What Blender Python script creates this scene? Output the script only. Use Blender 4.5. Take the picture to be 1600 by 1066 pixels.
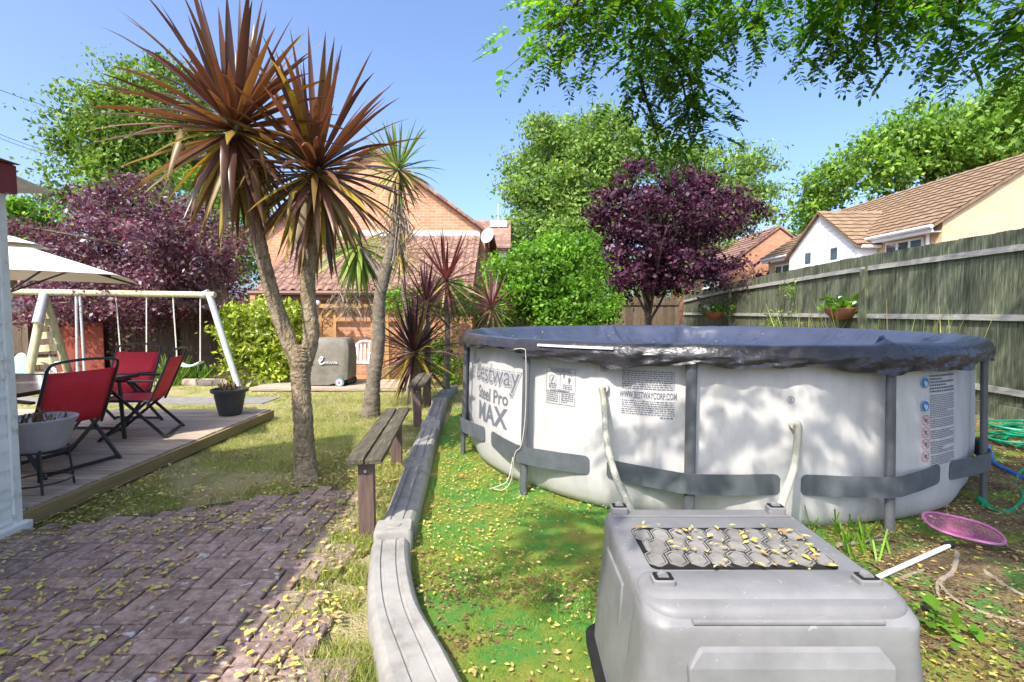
import bpy, bmesh, math, random
import numpy as np
from mathutils import Vector, Matrix
R_ = math.radians
random.seed(7); rng = np.random.default_rng(7)
for o in list(bpy.data.objects): bpy.data.objects.remove(o)
SC = bpy.context.scene; COL = SC.collection

# ---------------------------------------------------------------- camera, sky, sun, exposure
F, CX, CY, H, PIT = 812.0, 800.0, 533.0, 1.5, math.atan(46 / 812.0)
cam = bpy.data.cameras.new('camera'); cam.sensor_width = 36; cam.lens = 36 * F / 1600; cam.clip_end = 2000; cam.clip_start = .05
cam_o = bpy.data.objects.new('camera', cam); COL.objects.link(cam_o)
cam_o.location = (0, 0, H); cam_o.rotation_euler = (R_(90) - PIT, 0, 0); SC.camera = cam_o
SUN_EL, SUN_AZ = 50.0, 33.0          # light travels forward and to the right of the view
W = bpy.data.worlds.new('World'); SC.world = W; W.use_nodes = True
wn = W.node_tree; wn.nodes.clear()
sky = wn.nodes.new('ShaderNodeTexSky'); sky.sky_type = 'NISHITA'; sky.sun_disc = False
sky.sun_elevation = R_(SUN_EL); sky.sun_rotation = R_(180 + SUN_AZ); sky.air_density = .62; sky.dust_density = 3.4; sky.ozone_density = 4.8
bg = wn.nodes.new('ShaderNodeBackground'); bg.inputs[1].default_value = .15
wo = wn.nodes.new('ShaderNodeOutputWorld')
wn.links.new(sky.outputs[0], bg.inputs[0]); wn.links.new(bg.outputs[0], wo.inputs[0])
sl = bpy.data.lights.new('sun', 'SUN'); sl.energy = 2.35; sl.angle = R_(.55); sl.color = (1, .93, .82)
so = bpy.data.objects.new('sun', sl); COL.objects.link(so)
LD = Vector((math.cos(R_(SUN_EL)) * math.sin(R_(SUN_AZ)), math.cos(R_(SUN_EL)) * math.cos(R_(SUN_AZ)), -math.sin(R_(SUN_EL))))
so.rotation_euler = LD.to_track_quat('-Z', 'Y').to_euler(); so.location = (-8, -14, 20)
SC.view_settings.view_transform = 'Standard'; SC.view_settings.look = 'None'
SC.view_settings.exposure = 1.55; SC.view_settings.gamma = 1.0
SC.render.film_transparent = False
SC.cycles.max_bounces = 8; SC.cycles.diffuse_bounces = 6; SC.cycles.transparent_max_bounces = 8

def ray(px, py):
    u = (px - CX) / F; v = (CY - py) / F
    return Vector((u, math.cos(PIT) + v * math.sin(PIT), -math.sin(PIT) + v * math.cos(PIT)))
def G(px, py, z=0.0):                     # point of the photo on the level z
    d = ray(px, py); t = (z - H) / d.z
    return Vector((d.x * t, d.y * t, z))
def A(px, py, Y):                         # point of the photo at depth Y
    d = ray(px, py); t = Y / d.y
    return Vector((d.x * t, Y, H + d.z * t))

# ---------------------------------------------------------------- materials
def _nt(name):
    m = bpy.data.materials.new(name); m.use_nodes = True
    n = m.node_tree; n.nodes.clear()
    out = n.nodes.new('ShaderNodeOutputMaterial'); b = n.nodes.new('ShaderNodeBsdfPrincipled')
    n.links.new(b.outputs[0], out.inputs[0]); return m, n, b, out
def _ramp(n, cols, pos=None):
    r = n.nodes.new('ShaderNodeValToRGB'); k = len(cols)
    while len(r.color_ramp.elements) < k: r.color_ramp.elements.new(.5)
    for i, c in enumerate(cols):
        e = r.color_ramp.elements[i]; e.position = pos[i] if pos else (.3 + .4 * i / max(1, k - 1)); e.color = (*c, 1)
    return r
def mat(name, cols, scale=6, rough=.8, bump=0., bscale=60, rand=0., spec=.3, metal=0, stretch=(1, 1, 1), coat=0, pos=None, detail=7, bdist=.01, alpha=1, rrough=0, spots=None):
    m, n, b, out = _nt(name); L = n.links.new
    tc = n.nodes.new('ShaderNodeTexCoord'); oi = n.nodes.new('ShaderNodeObjectInfo')
    mp = n.nodes.new('ShaderNodeMapping'); mp.inputs['Scale'].default_value = stretch
    ad = n.nodes.new('ShaderNodeVectorMath'); ad.operation = 'ADD'
    ml = n.nodes.new('ShaderNodeMath'); ml.operation = 'MULTIPLY'; ml.inputs[1].default_value = 37.
    L(oi.outputs['Random'], ml.inputs[0]); L(tc.outputs['Object'], ad.inputs[0]); L(ml.outputs[0], ad.inputs[1]); L(ad.outputs[0], mp.inputs[0])
    nz = n.nodes.new('ShaderNodeTexNoise'); nz.inputs['Scale'].default_value = scale; nz.inputs['Detail'].default_value = detail; nz.inputs['Roughness'].default_value = .65
    L(mp.outputs[0], nz.inputs['Vector'])
    if len(cols) == 1: cols = [tuple(c * .85 for c in cols[0]), tuple(min(1, c * 1.12) for c in cols[0])]
    r = _ramp(n, cols, pos); L(nz.outputs[0], r.inputs[0]); col = r.outputs[0]
    if rand:
        hs = n.nodes.new('ShaderNodeHueSaturation'); mr = n.nodes.new('ShaderNodeMapRange')
        mr.inputs['To Min'].default_value = 1 - rand; mr.inputs['To Max'].default_value = 1 + rand
        L(oi.outputs['Random'], mr.inputs[0]); L(mr.outputs[0], hs.inputs['Value']); L(col, hs.inputs['Color']); col = hs.outputs[0]
    if spots:
        sc_, ss, st = spots; ns = n.nodes.new('ShaderNodeTexNoise'); ns.inputs['Scale'].default_value = ss; ns.inputs['Detail'].default_value = 2; L(mp.outputs[0], ns.inputs['Vector'])
        rs_ = n.nodes.new('ShaderNodeMapRange'); rs_.inputs['From Min'].default_value = st; rs_.inputs['From Max'].default_value = st + .035; L(ns.outputs[0], rs_.inputs[0])
        mx = n.nodes.new('ShaderNodeMix'); mx.data_type = 'RGBA'; mx.inputs[7].default_value = (*sc_, 1); L(rs_.outputs[0], mx.inputs[0]); L(col, mx.inputs[6]); col = mx.outputs[2]
    L(col, b.inputs['Base Color']); b.inputs['Roughness'].default_value = rough; b.inputs['Specular IOR Level'].default_value = spec
    b.inputs['Metallic'].default_value = metal; b.inputs['Coat Weight'].default_value = coat; b.inputs['Alpha'].default_value = alpha
    if rrough:
        n3 = n.nodes.new('ShaderNodeTexNoise'); n3.inputs['Scale'].default_value = scale * 2.3; L(mp.outputs[0], n3.inputs['Vector'])
        m3 = n.nodes.new('ShaderNodeMapRange'); m3.inputs['To Min'].default_value = rough - rrough; m3.inputs['To Max'].default_value = min(1, rough + rrough); L(n3.outputs[0], m3.inputs[0]); L(m3.outputs[0], b.inputs['Roughness'])
    if bump:
        n2 = n.nodes.new('ShaderNodeTexNoise'); n2.inputs['Scale'].default_value = bscale; n2.inputs['Detail'].default_value = 5
        L(mp.outputs[0], n2.inputs['Vector'])
        bp = n.nodes.new('ShaderNodeBump'); bp.inputs['Strength'].default_value = bump; bp.inputs['Distance'].default_value = bdist
        L(n2.outputs[0], bp.inputs['Height']); L(bp.outputs[0], b.inputs['Normal'])
    return m
def leafmat(name, cols, trans=.35, rough=.5, byobj=False, spec=.35, tint=(1.25, 1.25, .6)):
    m, n, b, out = _nt(name); L = n.links.new
    if byobj: s = n.nodes.new('ShaderNodeObjectInfo').outputs['Random']
    else: s = n.nodes.new('ShaderNodeNewGeometry').outputs['Random Per Island']
    r = _ramp(n, cols, [i / max(1, len(cols) - 1) for i in range(len(cols))]); L(s, r.inputs[0])
    tc = n.nodes.new('ShaderNodeTexCoord'); nz = n.nodes.new('ShaderNodeTexNoise'); nz.inputs['Scale'].default_value = 1.1; nz.inputs['Detail'].default_value = 3; L(tc.outputs['Object'], nz.inputs['Vector'])
    mr = n.nodes.new('ShaderNodeMapRange'); mr.inputs['From Min'].default_value = .32; mr.inputs['From Max'].default_value = .68; mr.inputs['To Min'].default_value = .62; mr.inputs['To Max'].default_value = 1.35; L(nz.outputs[0], mr.inputs[0])
    hs = n.nodes.new('ShaderNodeHueSaturation'); L(mr.outputs[0], hs.inputs['Value']); L(r.outputs[0], hs.inputs['Color']); r = hs
    L(r.outputs[0], b.inputs['Base Color']); b.inputs['Roughness'].default_value = rough; b.inputs['Specular IOR Level'].default_value = spec
    t = n.nodes.new('ShaderNodeBsdfTranslucent'); mx = n.nodes.new('ShaderNodeMixShader'); mx.inputs[0].default_value = trans
    mu = n.nodes.new('ShaderNodeMix'); mu.data_type = 'RGBA'; mu.blend_type = 'MULTIPLY'; mu.inputs[0].default_value = 1; mu.inputs[7].default_value = (*tint, 1)
    L(r.outputs[0], mu.inputs[6]); L(mu.outputs[2], t.inputs[0])
    L(b.outputs[0], mx.inputs[1]); L(t.outputs[0], mx.inputs[2]); L(mx.outputs[0], out.inputs[0]); return m
def brickmat(name, c1, c2, mortar, axis='x', bw=.215, bh=.075):
    m, n, b, out = _nt(name); L = n.links.new
    tc = n.nodes.new('ShaderNodeTexCoord'); sx = n.nodes.new('ShaderNodeSeparateXYZ'); cb = n.nodes.new('ShaderNodeCombineXYZ')
    L(tc.outputs['Object'], sx.inputs[0]); L(sx.outputs[0 if axis == 'x' else 1], cb.inputs[0]); L(sx.outputs[2], cb.inputs[1])
    br = n.nodes.new('ShaderNodeTexBrick'); br.inputs['Scale'].default_value = 1; br.inputs['Brick Width'].default_value = bw + .01; br.inputs['Row Height'].default_value = bh
    br.inputs['Mortar Size'].default_value = .006; br.inputs['Color1'].default_value = (*c1, 1); br.inputs['Color2'].default_value = (*c2, 1); br.inputs['Mortar'].default_value = (*mortar, 1); br.inputs['Bias'].default_value = -.1
    L(cb.outputs[0], br.inputs['Vector'])
    nz = n.nodes.new('ShaderNodeTexNoise'); nz.inputs['Scale'].default_value = 1.3; nz.inputs['Detail'].default_value = 8; L(cb.outputs[0], nz.inputs['Vector'])
    mr = n.nodes.new('ShaderNodeMapRange'); mr.inputs['To Min'].default_value = .72; mr.inputs['To Max'].default_value = 1.25; L(nz.outputs[0], mr.inputs[0])
    hs = n.nodes.new('ShaderNodeHueSaturation'); L(mr.outputs[0], hs.inputs['Value']); L(br.outputs['Color'], hs.inputs['Color'])
    L(hs.outputs[0], b.inputs['Base Color']); b.inputs['Roughness'].default_value = .85
    bp = n.nodes.new('ShaderNodeBump'); bp.inputs['Strength'].default_value = .6; bp.inputs['Distance'].default_value = .01; bp.invert = True
    L(br.outputs['Fac'], bp.inputs['Height']); L(bp.outputs[0], b.inputs['Normal']); return m
def emptymat(): pass

MT = {}
MT['lawn'] = mat('lawn', [(.17, .23, .05), (.33, .31, .11), (.45, .38, .2), (.24, .29, .06)], scale=1.6, rough=.95, bump=1, bscale=70, pos=[.34, .46, .55, .66], bdist=.04, detail=12)
MT['soil'] = mat('soil', [(.045, .03, .018), (.13, .085, .05), (.2, .14, .085)], scale=9, rough=.95, bump=1, bscale=70, bdist=.02)
MT['turf'] = mat('turf', [(.22, .15, .06), (.27, .28, .05), (.17, .26, .035), (.08, .25, .04), (.26, .31, .055)], scale=2.6, detail=10, rough=.85, bump=1, bscale=260, pos=[.3, .4, .5, .58, .7], bdist=.012)
MT['sand'] = mat('joint_moss', [(.045, .05, .015), (.1, .085, .045), (.16, .13, .06)], scale=14, rough=.95, bump=.8, bscale=120)
MT['paver'] = mat('paver', [(.17, .115, .1), (.3, .215, .19), (.44, .34, .3)], scale=22, rough=.88, bump=1, bscale=170, rand=.22, bdist=.008, spots=((.52, .5, .48), 15, .665))
MT['deckwood'] = mat('deckwood', [(.24, .18, .12), (.42, .34, .26), (.54, .46, .38)], scale=5, rough=.85, bump=.5, bscale=24, rand=.16, stretch=(.5, 9, 9))
MT['deckedge'] = mat('deckedge', [(.24, .17, .07), (.36, .28, .14)], scale=5, rough=.85, bump=.6, bscale=40, stretch=(9, .5, 12))
MT['bench'] = mat('bench', [(.045, .038, .026), (.1, .088, .062), (.19, .17, .125)], scale=6, rough=.9, bump=.9, bscale=18, stretch=(9, .7, 9), rand=.1)
MT['post'] = mat('post', [(.09, .06, .05), (.15, .1, .085), (.19, .14, .125)], scale=6, rough=.75, bump=.4, bscale=30, stretch=(8, 8, .6))
MT['shed'] = mat('shed_paint', [(.62, .64, .6), (.76, .78, .75), (.8, .82, .79)], scale=5, rough=.6, bump=.15, bscale=50, stretch=(4, .7, 4), rand=.03)
MT['trim'] = mat('trim_paint', [(.5, .44, .34), (.72, .73, .69), (.78, .8, .77)], scale=9, rough=.6, bump=.3, bscale=40, pos=[.28, .42, .6])
MT['maroon'] = mat('maroon', [(.2, .04, .055), (.27, .06, .075)], scale=4, rough=.6)
MT['poolwall'] = mat('pool_liner', [(.42, .415, .4), (.5, .495, .485), (.53, .525, .515)], scale=2.2, stretch=(4, 4, .8), rough=.5, bump=.12, bscale=300, bdist=.002, spec=.4)
MT['poolgrey'] = mat('pool_grey', [(.075, .082, .09), (.11, .118, .128)], scale=5, rough=.42, spec=.45, rrough=.08)
MT['poolband'] = mat('pool_band', [(.075, .088, .098), (.12, .135, .148)], scale=7, rough=.55, rrough=.1)
MT['print'] = mat('pool_print', [(.13, .14, .17), (.16, .17, .2)], scale=8, rough=.6)
MT['printwhite'] = mat('print_white', [(.5, .495, .485)], scale=3, rough=.55)
MT['blue'] = mat('blue_print', [(.02, .2, .52)], rough=.5); MT['red'] = mat('red_print', [(.62, .12, .14)], rough=.5)
MT['cover'] = mat('pool_cover', [(.04, .048, .08), (.055, .066, .105)], scale=3, rough=.33, bump=.3, bscale=6, bdist=.03, spec=.55, rrough=.1)  # top of the cover: blue of the reflected sky put into the colour
MT['skirt'] = mat('pool_cover_hem', [(.022, .021, .026), (.04, .038, .045)], scale=6, rough=.3, bump=.6, bscale=14, bdist=.02, spec=.6, rrough=.08, stretch=(1, 1, 1.6))  # same plastic as the top, coloured without the sky reflection
MT['hose'] = mat('hose_white', [(.38, .375, .3), (.48, .475, .39)], scale=12, rough=.5)
MT['rope'] = mat('rope', [(.6, .57, .5), (.72, .7, .64)], scale=40, rough=.9)
MT['kennel'] = mat('kennel_grey', [(.165, .164, .168), (.205, .205, .212), (.245, .245, .252)], scale=4.5, spots=((.3, .3, .297), 40, .7), detail=12, rough=.5, bump=.12, bscale=220, rrough=.12, bdist=.003, spec=.4)
MT['kenneldark'] = mat('kennel_dark', [(.012, .012, .013), (.022, .021, .02)], scale=14, rough=.8, spec=.15)
MT['kennelhex'] = mat('kennel_hex', [(.15, .14, .13), (.23, .22, .21), (.3, .28, .25)], scale=9, rough=.65, rand=.12, bump=.2)
MT['edging'] = mat('edging_plastic', [(.21, .2, .185), (.32, .31, .29), (.38, .37, .35)], scale=7, detail=12, rough=.6, bump=.2, bscale=140, rrough=.1, bdist=.004)
MT['bark'] = mat('bark', [(.14, .1, .06), (.3, .235, .15), (.44, .37, .25)], scale=26, rough=.95, bump=1, bscale=55, bdist=.03, stretch=(1, 1, .55))
MT['bark2'] = mat('bark_grey', [(.1, .08, .06), (.2, .17, .13), (.27, .23, .18)], scale=9, rough=.95, bump=.9, bscale=40, bdist=.02, stretch=(1, 1, 2.2))
MT['barkdark'] = mat('bark_dark', [(.05, .04, .032), (.12, .095, .075)], scale=9, rough=.95, bump=.8, bscale=30, bdist=.02)
MT['fence'] = mat('fence_wood', [(.035, .042, .025), (.08, .095, .058), (.15, .165, .105), (.28, .29, .21)], scale=6, rough=.9, bump=.8, bscale=26, rand=.25, stretch=(7, 7, .55), pos=[.28, .42, .56, .72])
MT['rail'] = mat('fence_rail', [(.2, .19, .17), (.34, .33, .3), (.42, .41, .38)], scale=5, rough=.9, bump=.6, bscale=30, stretch=(8, .6, 8))
MT['fencebrown'] = mat('fence_brown', [(.06, .045, .03), (.12, .09, .06), (.17, .125, .08)], scale=5, rough=.9, bump=.5, bscale=30, rand=.2, stretch=(7, 7, .6))
MT['redpanel'] = mat('red_panel', [(.2, .045, .025), (.27, .07, .04)], scale=5, rough=.8)
MT['brick'] = brickmat('brick_orange', (.47, .2, .1), (.58, .29, .155), (.5, .4, .31))
MT['brickY'] = brickmat('brick_orange_side', (.45, .19, .1), (.56, .27, .15), (.5, .4, .31), 'y')
MT['buff'] = brickmat('brick_buff', (.6, .43, .25), (.68, .51, .31), (.6, .5, .37))
MT['buffY'] = brickmat('brick_buff_side', (.56, .39, .22), (.64, .47, .28), (.58, .48, .35), 'y')
MT['tile'] = mat('roof_tile', [(.15, .085, .065), (.24, .14, .105), (.33, .22, .17)], scale=5, rough=.9, bump=.4, bscale=40, rand=.2)
MT['tile2'] = mat('roof_tile_brown', [(.16, .105, .065), (.235, .16, .1), (.3, .21, .135)], scale=3, rough=.9, bump=.4, bscale=30)
MT['whitewall'] = mat('white_wall', [(.74, .75, .78), (.8, .8, .81)], scale=1.5, rough=.7)
MT['upvc'] = mat('white_upvc', [(.76, .77, .78), (.8, .8, .8)], scale=3, rough=.4)
MT['lead'] = mat('lead', [(.42, .43, .46), (.54, .55, .57)], scale=6, rough=.6)
MT['glass'] = mat('window_glass', [(.035, .05, .06), (.07, .09, .1)], scale=1.5, rough=.08, spec=.8)
MT['gutter'] = mat('gutter_brown', [(.15, .07, .05)], rough=.5)
MT['redcloth'] = mat('red_sling', [(.62, .022, .045), (.74, .04, .065)], scale=3, rough=.65, bump=.2, bscale=400, bdist=.002)
MT['blackmetal'] = mat('black_metal', [(.018, .02, .024), (.03, .032, .036)], scale=6, rough=.42, spec=.5)
MT['tableglass'] = mat('table_glass', [(.16, .18, .18), (.24, .26, .26)], scale=3, rough=.12, spec=.8)
MT['canvas'] = mat('parasol_canvas', [(.72, .68, .6), (.78, .745, .67)], scale=3, rough=.85, bump=.1, bscale=200)
MT['galv'] = mat('galvanised', [(.45, .47, .49), (.6, .62, .64)], scale=7, rough=.4, metal=.3, spec=.5)
MT['roundwood'] = mat('round_timber', [(.34, .32, .17), (.48, .45, .28), (.56, .53, .38)], scale=5, rough=.85, bump=.3, bscale=40, stretch=(5, 5, .8))
MT['palegreen'] = mat('pale_green_plastic', [(.42, .66, .57), (.5, .72, .63)], scale=3, rough=.4)
MT['potblack'] = mat('pot_black', [(.035, .037, .04), (.06, .062, .065)], scale=6, rough=.5, spec=.45)
MT['potwhite'] = mat('pot_grey', [(.34, .325, .34), (.42, .4, .42)], scale=9, rough=.8, bump=.3, bscale=150)
MT['terracotta'] = mat('terracotta', [(.24, .1, .06), (.34, .15, .09)], scale=9, rough=.8, bump=.2)
MT['bbq'] = mat('bbq_cover', [(.13, .12, .095), (.18, .165, .135), (.22, .2, .165)], scale=4, rough=.75, bump=.5, bscale=9, bdist=.03)
MT['bbqdark'] = mat('bbq_black', [(.02, .02, .02), (.04, .04, .038)], rough=.5)
MT['white'] = mat('white_plastic', [(.76, .78, .8)], rough=.4)
MT['tyre'] = mat('tyre', [(.14, .24, .27)], rough=.7); MT['hub'] = mat('hub_pink', [(.6, .1, .24)], rough=.5)
MT['pine'] = mat('trellis_wood', [(.34, .19, .06), (.46, .28, .1)], scale=6, rough=.75, stretch=(6, 6, .8))
MT['pink'] = mat('net_pink', [(.4, .12, .28), (.5, .2, .36)], scale=9, rough=.6)
MT['netmesh'] = mat('net_mesh_pink', [(.42, .1, .28), (.5, .16, .34)], scale=9, rough=.7, alpha=.3)
MT['greenhose'] = mat('green_hose', [(.0, .21, .1), (.01, .3, .16)], scale=8, rough=.4); MT['bluehose'] = mat('blue_hose', [(.015, .1, .5)], rough=.4)
MT['twig'] = mat('dead_wood', [(.2, .16, .12), (.38, .32, .26)], scale=20, rough=.95, bump=.8, bscale=60)
MT['wire'] = mat('wire_black', [(.02, .02, .02)], rough=.6)
MT['darkdisc'] = mat('dark_green_disc', [(.05, .075, .06)], rough=.6)
MT['ground_strip'] = mat('grey_strip', [(.17, .16, .155), (.25, .24, .225)], scale=8, rough=.9, bump=.4)
MT['stone'] = mat('stone', [(.3, .25, .2), (.46, .39, .32)], scale=8, rough=.9, bump=.6, rand=.15)
LF = {}
LF['oak'] = leafmat('leaf_oak', [(.065, .14, .018), (.105, .205, .026), (.165, .285, .042), (.25, .36, .06)], .42)
LF['oakright'] = leafmat('leaf_lime', [(.07, .16, .018), (.12, .26, .028), (.2, .36, .045), (.3, .43, .065)], .42)
LF['pale'] = leafmat('leaf_pale', [(.09, .18, .035), (.15, .27, .05), (.23, .36, .075), (.32, .43, .11)], .45)
LF['bright'] = leafmat('leaf_bright', [(.06, .17, .015), (.13, .29, .02), (.22, .41, .04)], .42)
LF['laurel'] = leafmat('leaf_laurel', [(.17, .26, .02), (.33, .43, .04), (.5, .55, .09)], .35, rough=.35, spec=.5)
LF['plum'] = leafmat('leaf_plum', [(.022, .008, .018), (.045, .013, .03), (.08, .022, .045), (.16, .075, .12)], .28, tint=(1.6, .5, .8), rough=.5, spec=.3)
LF['plum2'] = leafmat('leaf_plum_light', [(.05, .016, .032), (.1, .034, .06), (.19, .085, .125), (.25, .16, .17), (.14, .11, .06)], .32, tint=(1.5, .6, .9), rough=.4, spec=.5)
LF['robinia'] = leafmat('leaf_robinia', [(.035, .11, .015), (.07, .18, .02), (.13, .27, .028), (.28, .38, .04)], .55, tint=(1.2, 1.5, .4))
LF['fallen'] = leafmat('leaf_fallen', [(.62, .48, .05), (.66, .55, .14), (.52, .35, .16), (.34, .2, .1), (.68, .6, .26), (.4, .46, .07)], .15)
LF['litter'] = leafmat('leaf_litter', [(.09, .055, .03), (.2, .12, .06), (.13, .075, .04), (.36, .25, .11), (.07, .045, .025)], .08)
LF['grass'] = leafmat('grass_blade', [(.17, .28, .035), (.27, .36, .06), (.42, .4, .13), (.5, .44, .2), (.21, .32, .04)], .3)
LF['turfblade'] = leafmat('turf_blade', [(.04, .23, .035), (.09, .31, .045), (.2, .33, .045), (.32, .35, .07)], .25)
LF['bronze'] = leafmat('cordyline_bronze', [(.075, .038, .034), (.13, .062, .046), (.2, .098, .058), (.23, .145, .05)], .24, byobj=True, rough=.36, spec=.55, tint=(1.3, .85, .5))
LF['bronzelow'] = leafmat('cordyline_bronze_old', [(.16, .08, .04), (.3, .22, .04), (.42, .31, .04), (.3, .24, .15), (.2, .1, .05)], .4, byobj=True, rough=.4, spec=.5, tint=(1.3, 1.1, .5))
LF['cordgreen'] = leafmat('cordyline_green', [(.1, .2, .03), (.2, .31, .05), (.33, .4, .1)], .35, byobj=True, rough=.4)
LF['straw'] = leafmat('cordyline_straw', [(.4, .33, .14), (.3, .22, .09), (.5, .42, .2)], .2, byobj=True)
LF['redcord'] = leafmat('cordyline_red', [(.1, .035, .045), (.17, .06, .06), (.22, .12, .08)], .25, byobj=True, rough=.4, spec=.5, tint=(1.5, .7, .7))
LF['phormium'] = leafmat('cordyline_purple', [(.05, .022, .032), (.09, .035, .045), (.15, .075, .075)], .2, byobj=True, rough=.38, spec=.5, tint=(1.5, .7, .8))

# ---------------------------------------------------------------- mesh helpers
def link(o, parent=None):
    COL.objects.link(o)
    if parent is not None: o.parent = parent
    return o
def tag(o, label=None, cat=None, group=None, kind=None):
    for k, v in (('label', label), ('category', cat), ('group', group), ('kind', kind)):
        if v: o[k] = v
    return o
def empty(name, loc=(0, 0, 0), label=None, cat=None, group=None):
    e = bpy.data.objects.new(name, None); e.empty_display_size = .1; e.location = loc; link(e); return tag(e, label, cat, group)
class MB:
    def __init__(s): s.v = []; s.f = []
    def add(s, vs, fs):
        b = len(s.v); s.v += [tuple(v) for v in vs]; s.f += [tuple(b + i for i in f) for f in fs]; return s
    def box(s, x0, x1, y0, y1, z0, z1):
        return s.add([(x0, y0, z0), (x1, y0, z0), (x1, y1, z0), (x0, y1, z0), (x0, y0, z1), (x1, y0, z1), (x1, y1, z1), (x0, y1, z1)],
                     [(0, 3, 2, 1), (4, 5, 6, 7), (0, 1, 5, 4), (1, 2, 6, 5), (2, 3, 7, 6), (3, 0, 4, 7)])
    def bar(s, p0, p1, w, h, up=(0, 0, 1)):
        p0 = Vector(p0); p1 = Vector(p1); d = (p1 - p0).normalized(); up = Vector(up)
        x = d.cross(up)
        if x.length < 1e-4: x = d.cross(Vector((1, 0, 0)))
        x.normalize(); y = x.cross(d); vs = []
        for p in (p0, p1):
            for a, b in ((-1, -1), (1, -1), (1, 1), (-1, 1)): vs.append(p + x * a * w / 2 + y * b * h / 2)
        return s.add(vs, [(0, 1, 2, 3), (7, 6, 5, 4), (0, 4, 5, 1), (1, 5, 6, 2), (2, 6, 7, 3), (3, 7, 4, 0)])
    def tube(s, pts, r, n=8, caps=True, jit=0):
        pts = [Vector(p) for p in pts]; k = len(pts); rs = r if hasattr(r, '__len__') else [r] * k
        prev = None; vs = []
        for i, p in enumerate(pts):
            d = (pts[min(i + 1, k - 1)] - pts[max(i - 1, 0)]).normalized()
            if prev is None:
                x = d.cross(Vector((0, 0, 1)));
                if x.length < 1e-3: x = Vector((1, 0, 0))
            else: x = prev - d * prev.dot(d)
            x.normalize(); prev = x; y = d.cross(x)
            for j in range(n):
                a = 2 * math.pi * j / n; rr = rs[i] * (1 + (random.uniform(-jit, jit) if jit else 0))
                vs.append(p + (x * math.cos(a) + y * math.sin(a)) * rr)
        fs = []
        for i in range(k - 1):
            for j in range(n): fs.append((i * n + j, i * n + (j + 1) % n, (i + 1) * n + (j + 1) % n, (i + 1) * n + j))
        if caps: fs.append(tuple(range(n - 1, -1, -1))); fs.append(tuple((k - 1) * n + j for j in range(n)))
        return s.add(vs, fs)
    def lathe(s, prof, c=(0, 0, 0), n=24, cap=True):
        vs = []; k = len(prof)
        for r, z in prof:
            for j in range(n):
                a = 2 * math.pi * j / n; vs.append((c[0] + r * math.cos(a), c[1] + r * math.sin(a), c[2] + z))
        fs = [(i * n + j, i * n + (j + 1) % n, (i + 1) * n + (j + 1) % n, (i + 1) * n + j) for i in range(k - 1) for j in range(n)]
        if cap: fs.append(tuple(range(n - 1, -1, -1))); fs.append(tuple((k - 1) * n + j for j in range(n)))
        return s.add(vs, fs)
    def rings(s, rings, cap0=True, cap1=True, closed=True):
        n = len(rings[0]); vs = [p for r in rings for p in r]
        fs = [(i * n + j, i * n + (j + 1) % n, (i + 1) * n + (j + 1) % n, (i + 1) * n + j) for i in range(len(rings) - 1) for j in range(n if closed else n - 1)]
        if cap0: fs.append(tuple(range(n - 1, -1, -1)))
        if cap1: fs.append(tuple((len(rings) - 1) * n + j for j in range(n)))
        return s.add(vs, fs)
    def prism(s, poly, ext):
        ext = Vector(ext); n = len(poly); vs = [Vector(p) for p in poly] + [Vector(p) + ext for p in poly]
        return s.add(vs, [tuple(range(n - 1, -1, -1)), tuple(range(n, 2 * n))] + [(i, (i + 1) % n, n + (i + 1) % n, n + i) for i in range(n)])
    def mesh(s, name, m, smooth=False):
        me = bpy.data.meshes.new(name); me.from_pydata([tuple(v) for v in s.v], [], s.f); me.materials.append(m)
        bm = bmesh.new(); bm.from_mesh(me); bmesh.ops.recalc_face_normals(bm, faces=bm.faces); bm.to_mesh(me); bm.free()
        if smooth:
            me.polygons.foreach_set('use_smooth', [True] * len(me.polygons))
            try: me.set_sharp_from_angle(angle=R_(40))
            except Exception: pass
        return me
    def build(s, name, m, parent=None, smooth=False, bevel=0):
        o = bpy.data.objects.new(name, s.mesh(name, m, smooth)); link(o, parent)
        if bevel:
            b = o.modifiers.new('bevel', 'BEVEL'); b.width = bevel; b.segments = 2; b.limit_method = 'ANGLE'
        return o
def fastmesh(name, V, Fc, m):
    V = np.asarray(V, np.float32); Fc = np.asarray(Fc, np.int32); k = Fc.shape[1]
    me = bpy.data.meshes.new(name); me.vertices.add(len(V)); me.vertices.foreach_set('co', V.ravel())
    me.loops.add(Fc.size); me.loops.foreach_set('vertex_index', Fc.ravel())
    me.polygons.add(len(Fc)); me.polygons.foreach_set('loop_start', np.arange(len(Fc), dtype=np.int32) * k)
    me.update(calc_edges=True); me.materials.append(m); return me
def fastobj(name, V, Fc, m, parent=None):
    return link(bpy.data.objects.new(name, fastmesh(name, V, Fc, m)), parent)
def leaf_quads(P, size, up=.35, flat=None, aspect=.5, outward=None, droop=0):
    """diamond leaves at points P (N,3): random axes, folded a little"""
    N = len(P); a = rng.normal(size=(N, 3)); a[:, 2] -= droop
    if flat is not None: a[:, 2] *= flat
    a /= np.linalg.norm(a, axis=1)[:, None] + 1e-9
    b = rng.normal(size=(N, 3)); nrm = rng.normal(size=(N, 3)) * (1 - up); nrm[:, 2] += up * 1.6
    if outward is not None: nrm += outward * 1.5
    if flat is not None: nrm = np.tile([0, 0, 1.], (N, 1)) + rng.normal(size=(N, 3)) * .18
    s = np.cross(nrm, a); s /= np.linalg.norm(s, axis=1)[:, None] + 1e-9
    nn = np.cross(a, s)
    L = (size * rng.uniform(.5, 1.45, N))[:, None]; w = L * aspect * rng.uniform(.6, 1.25, (N, 1))
    mid = P + a * L * .45
    V = np.stack([P, mid + s * w * .5 + nn * L * .08, P + a * L, mid - s * w * .5 + nn * L * .08], 1).reshape(-1, 3)
    Fq = np.arange(4 * N).reshape(N, 4); return V, Fq

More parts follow.
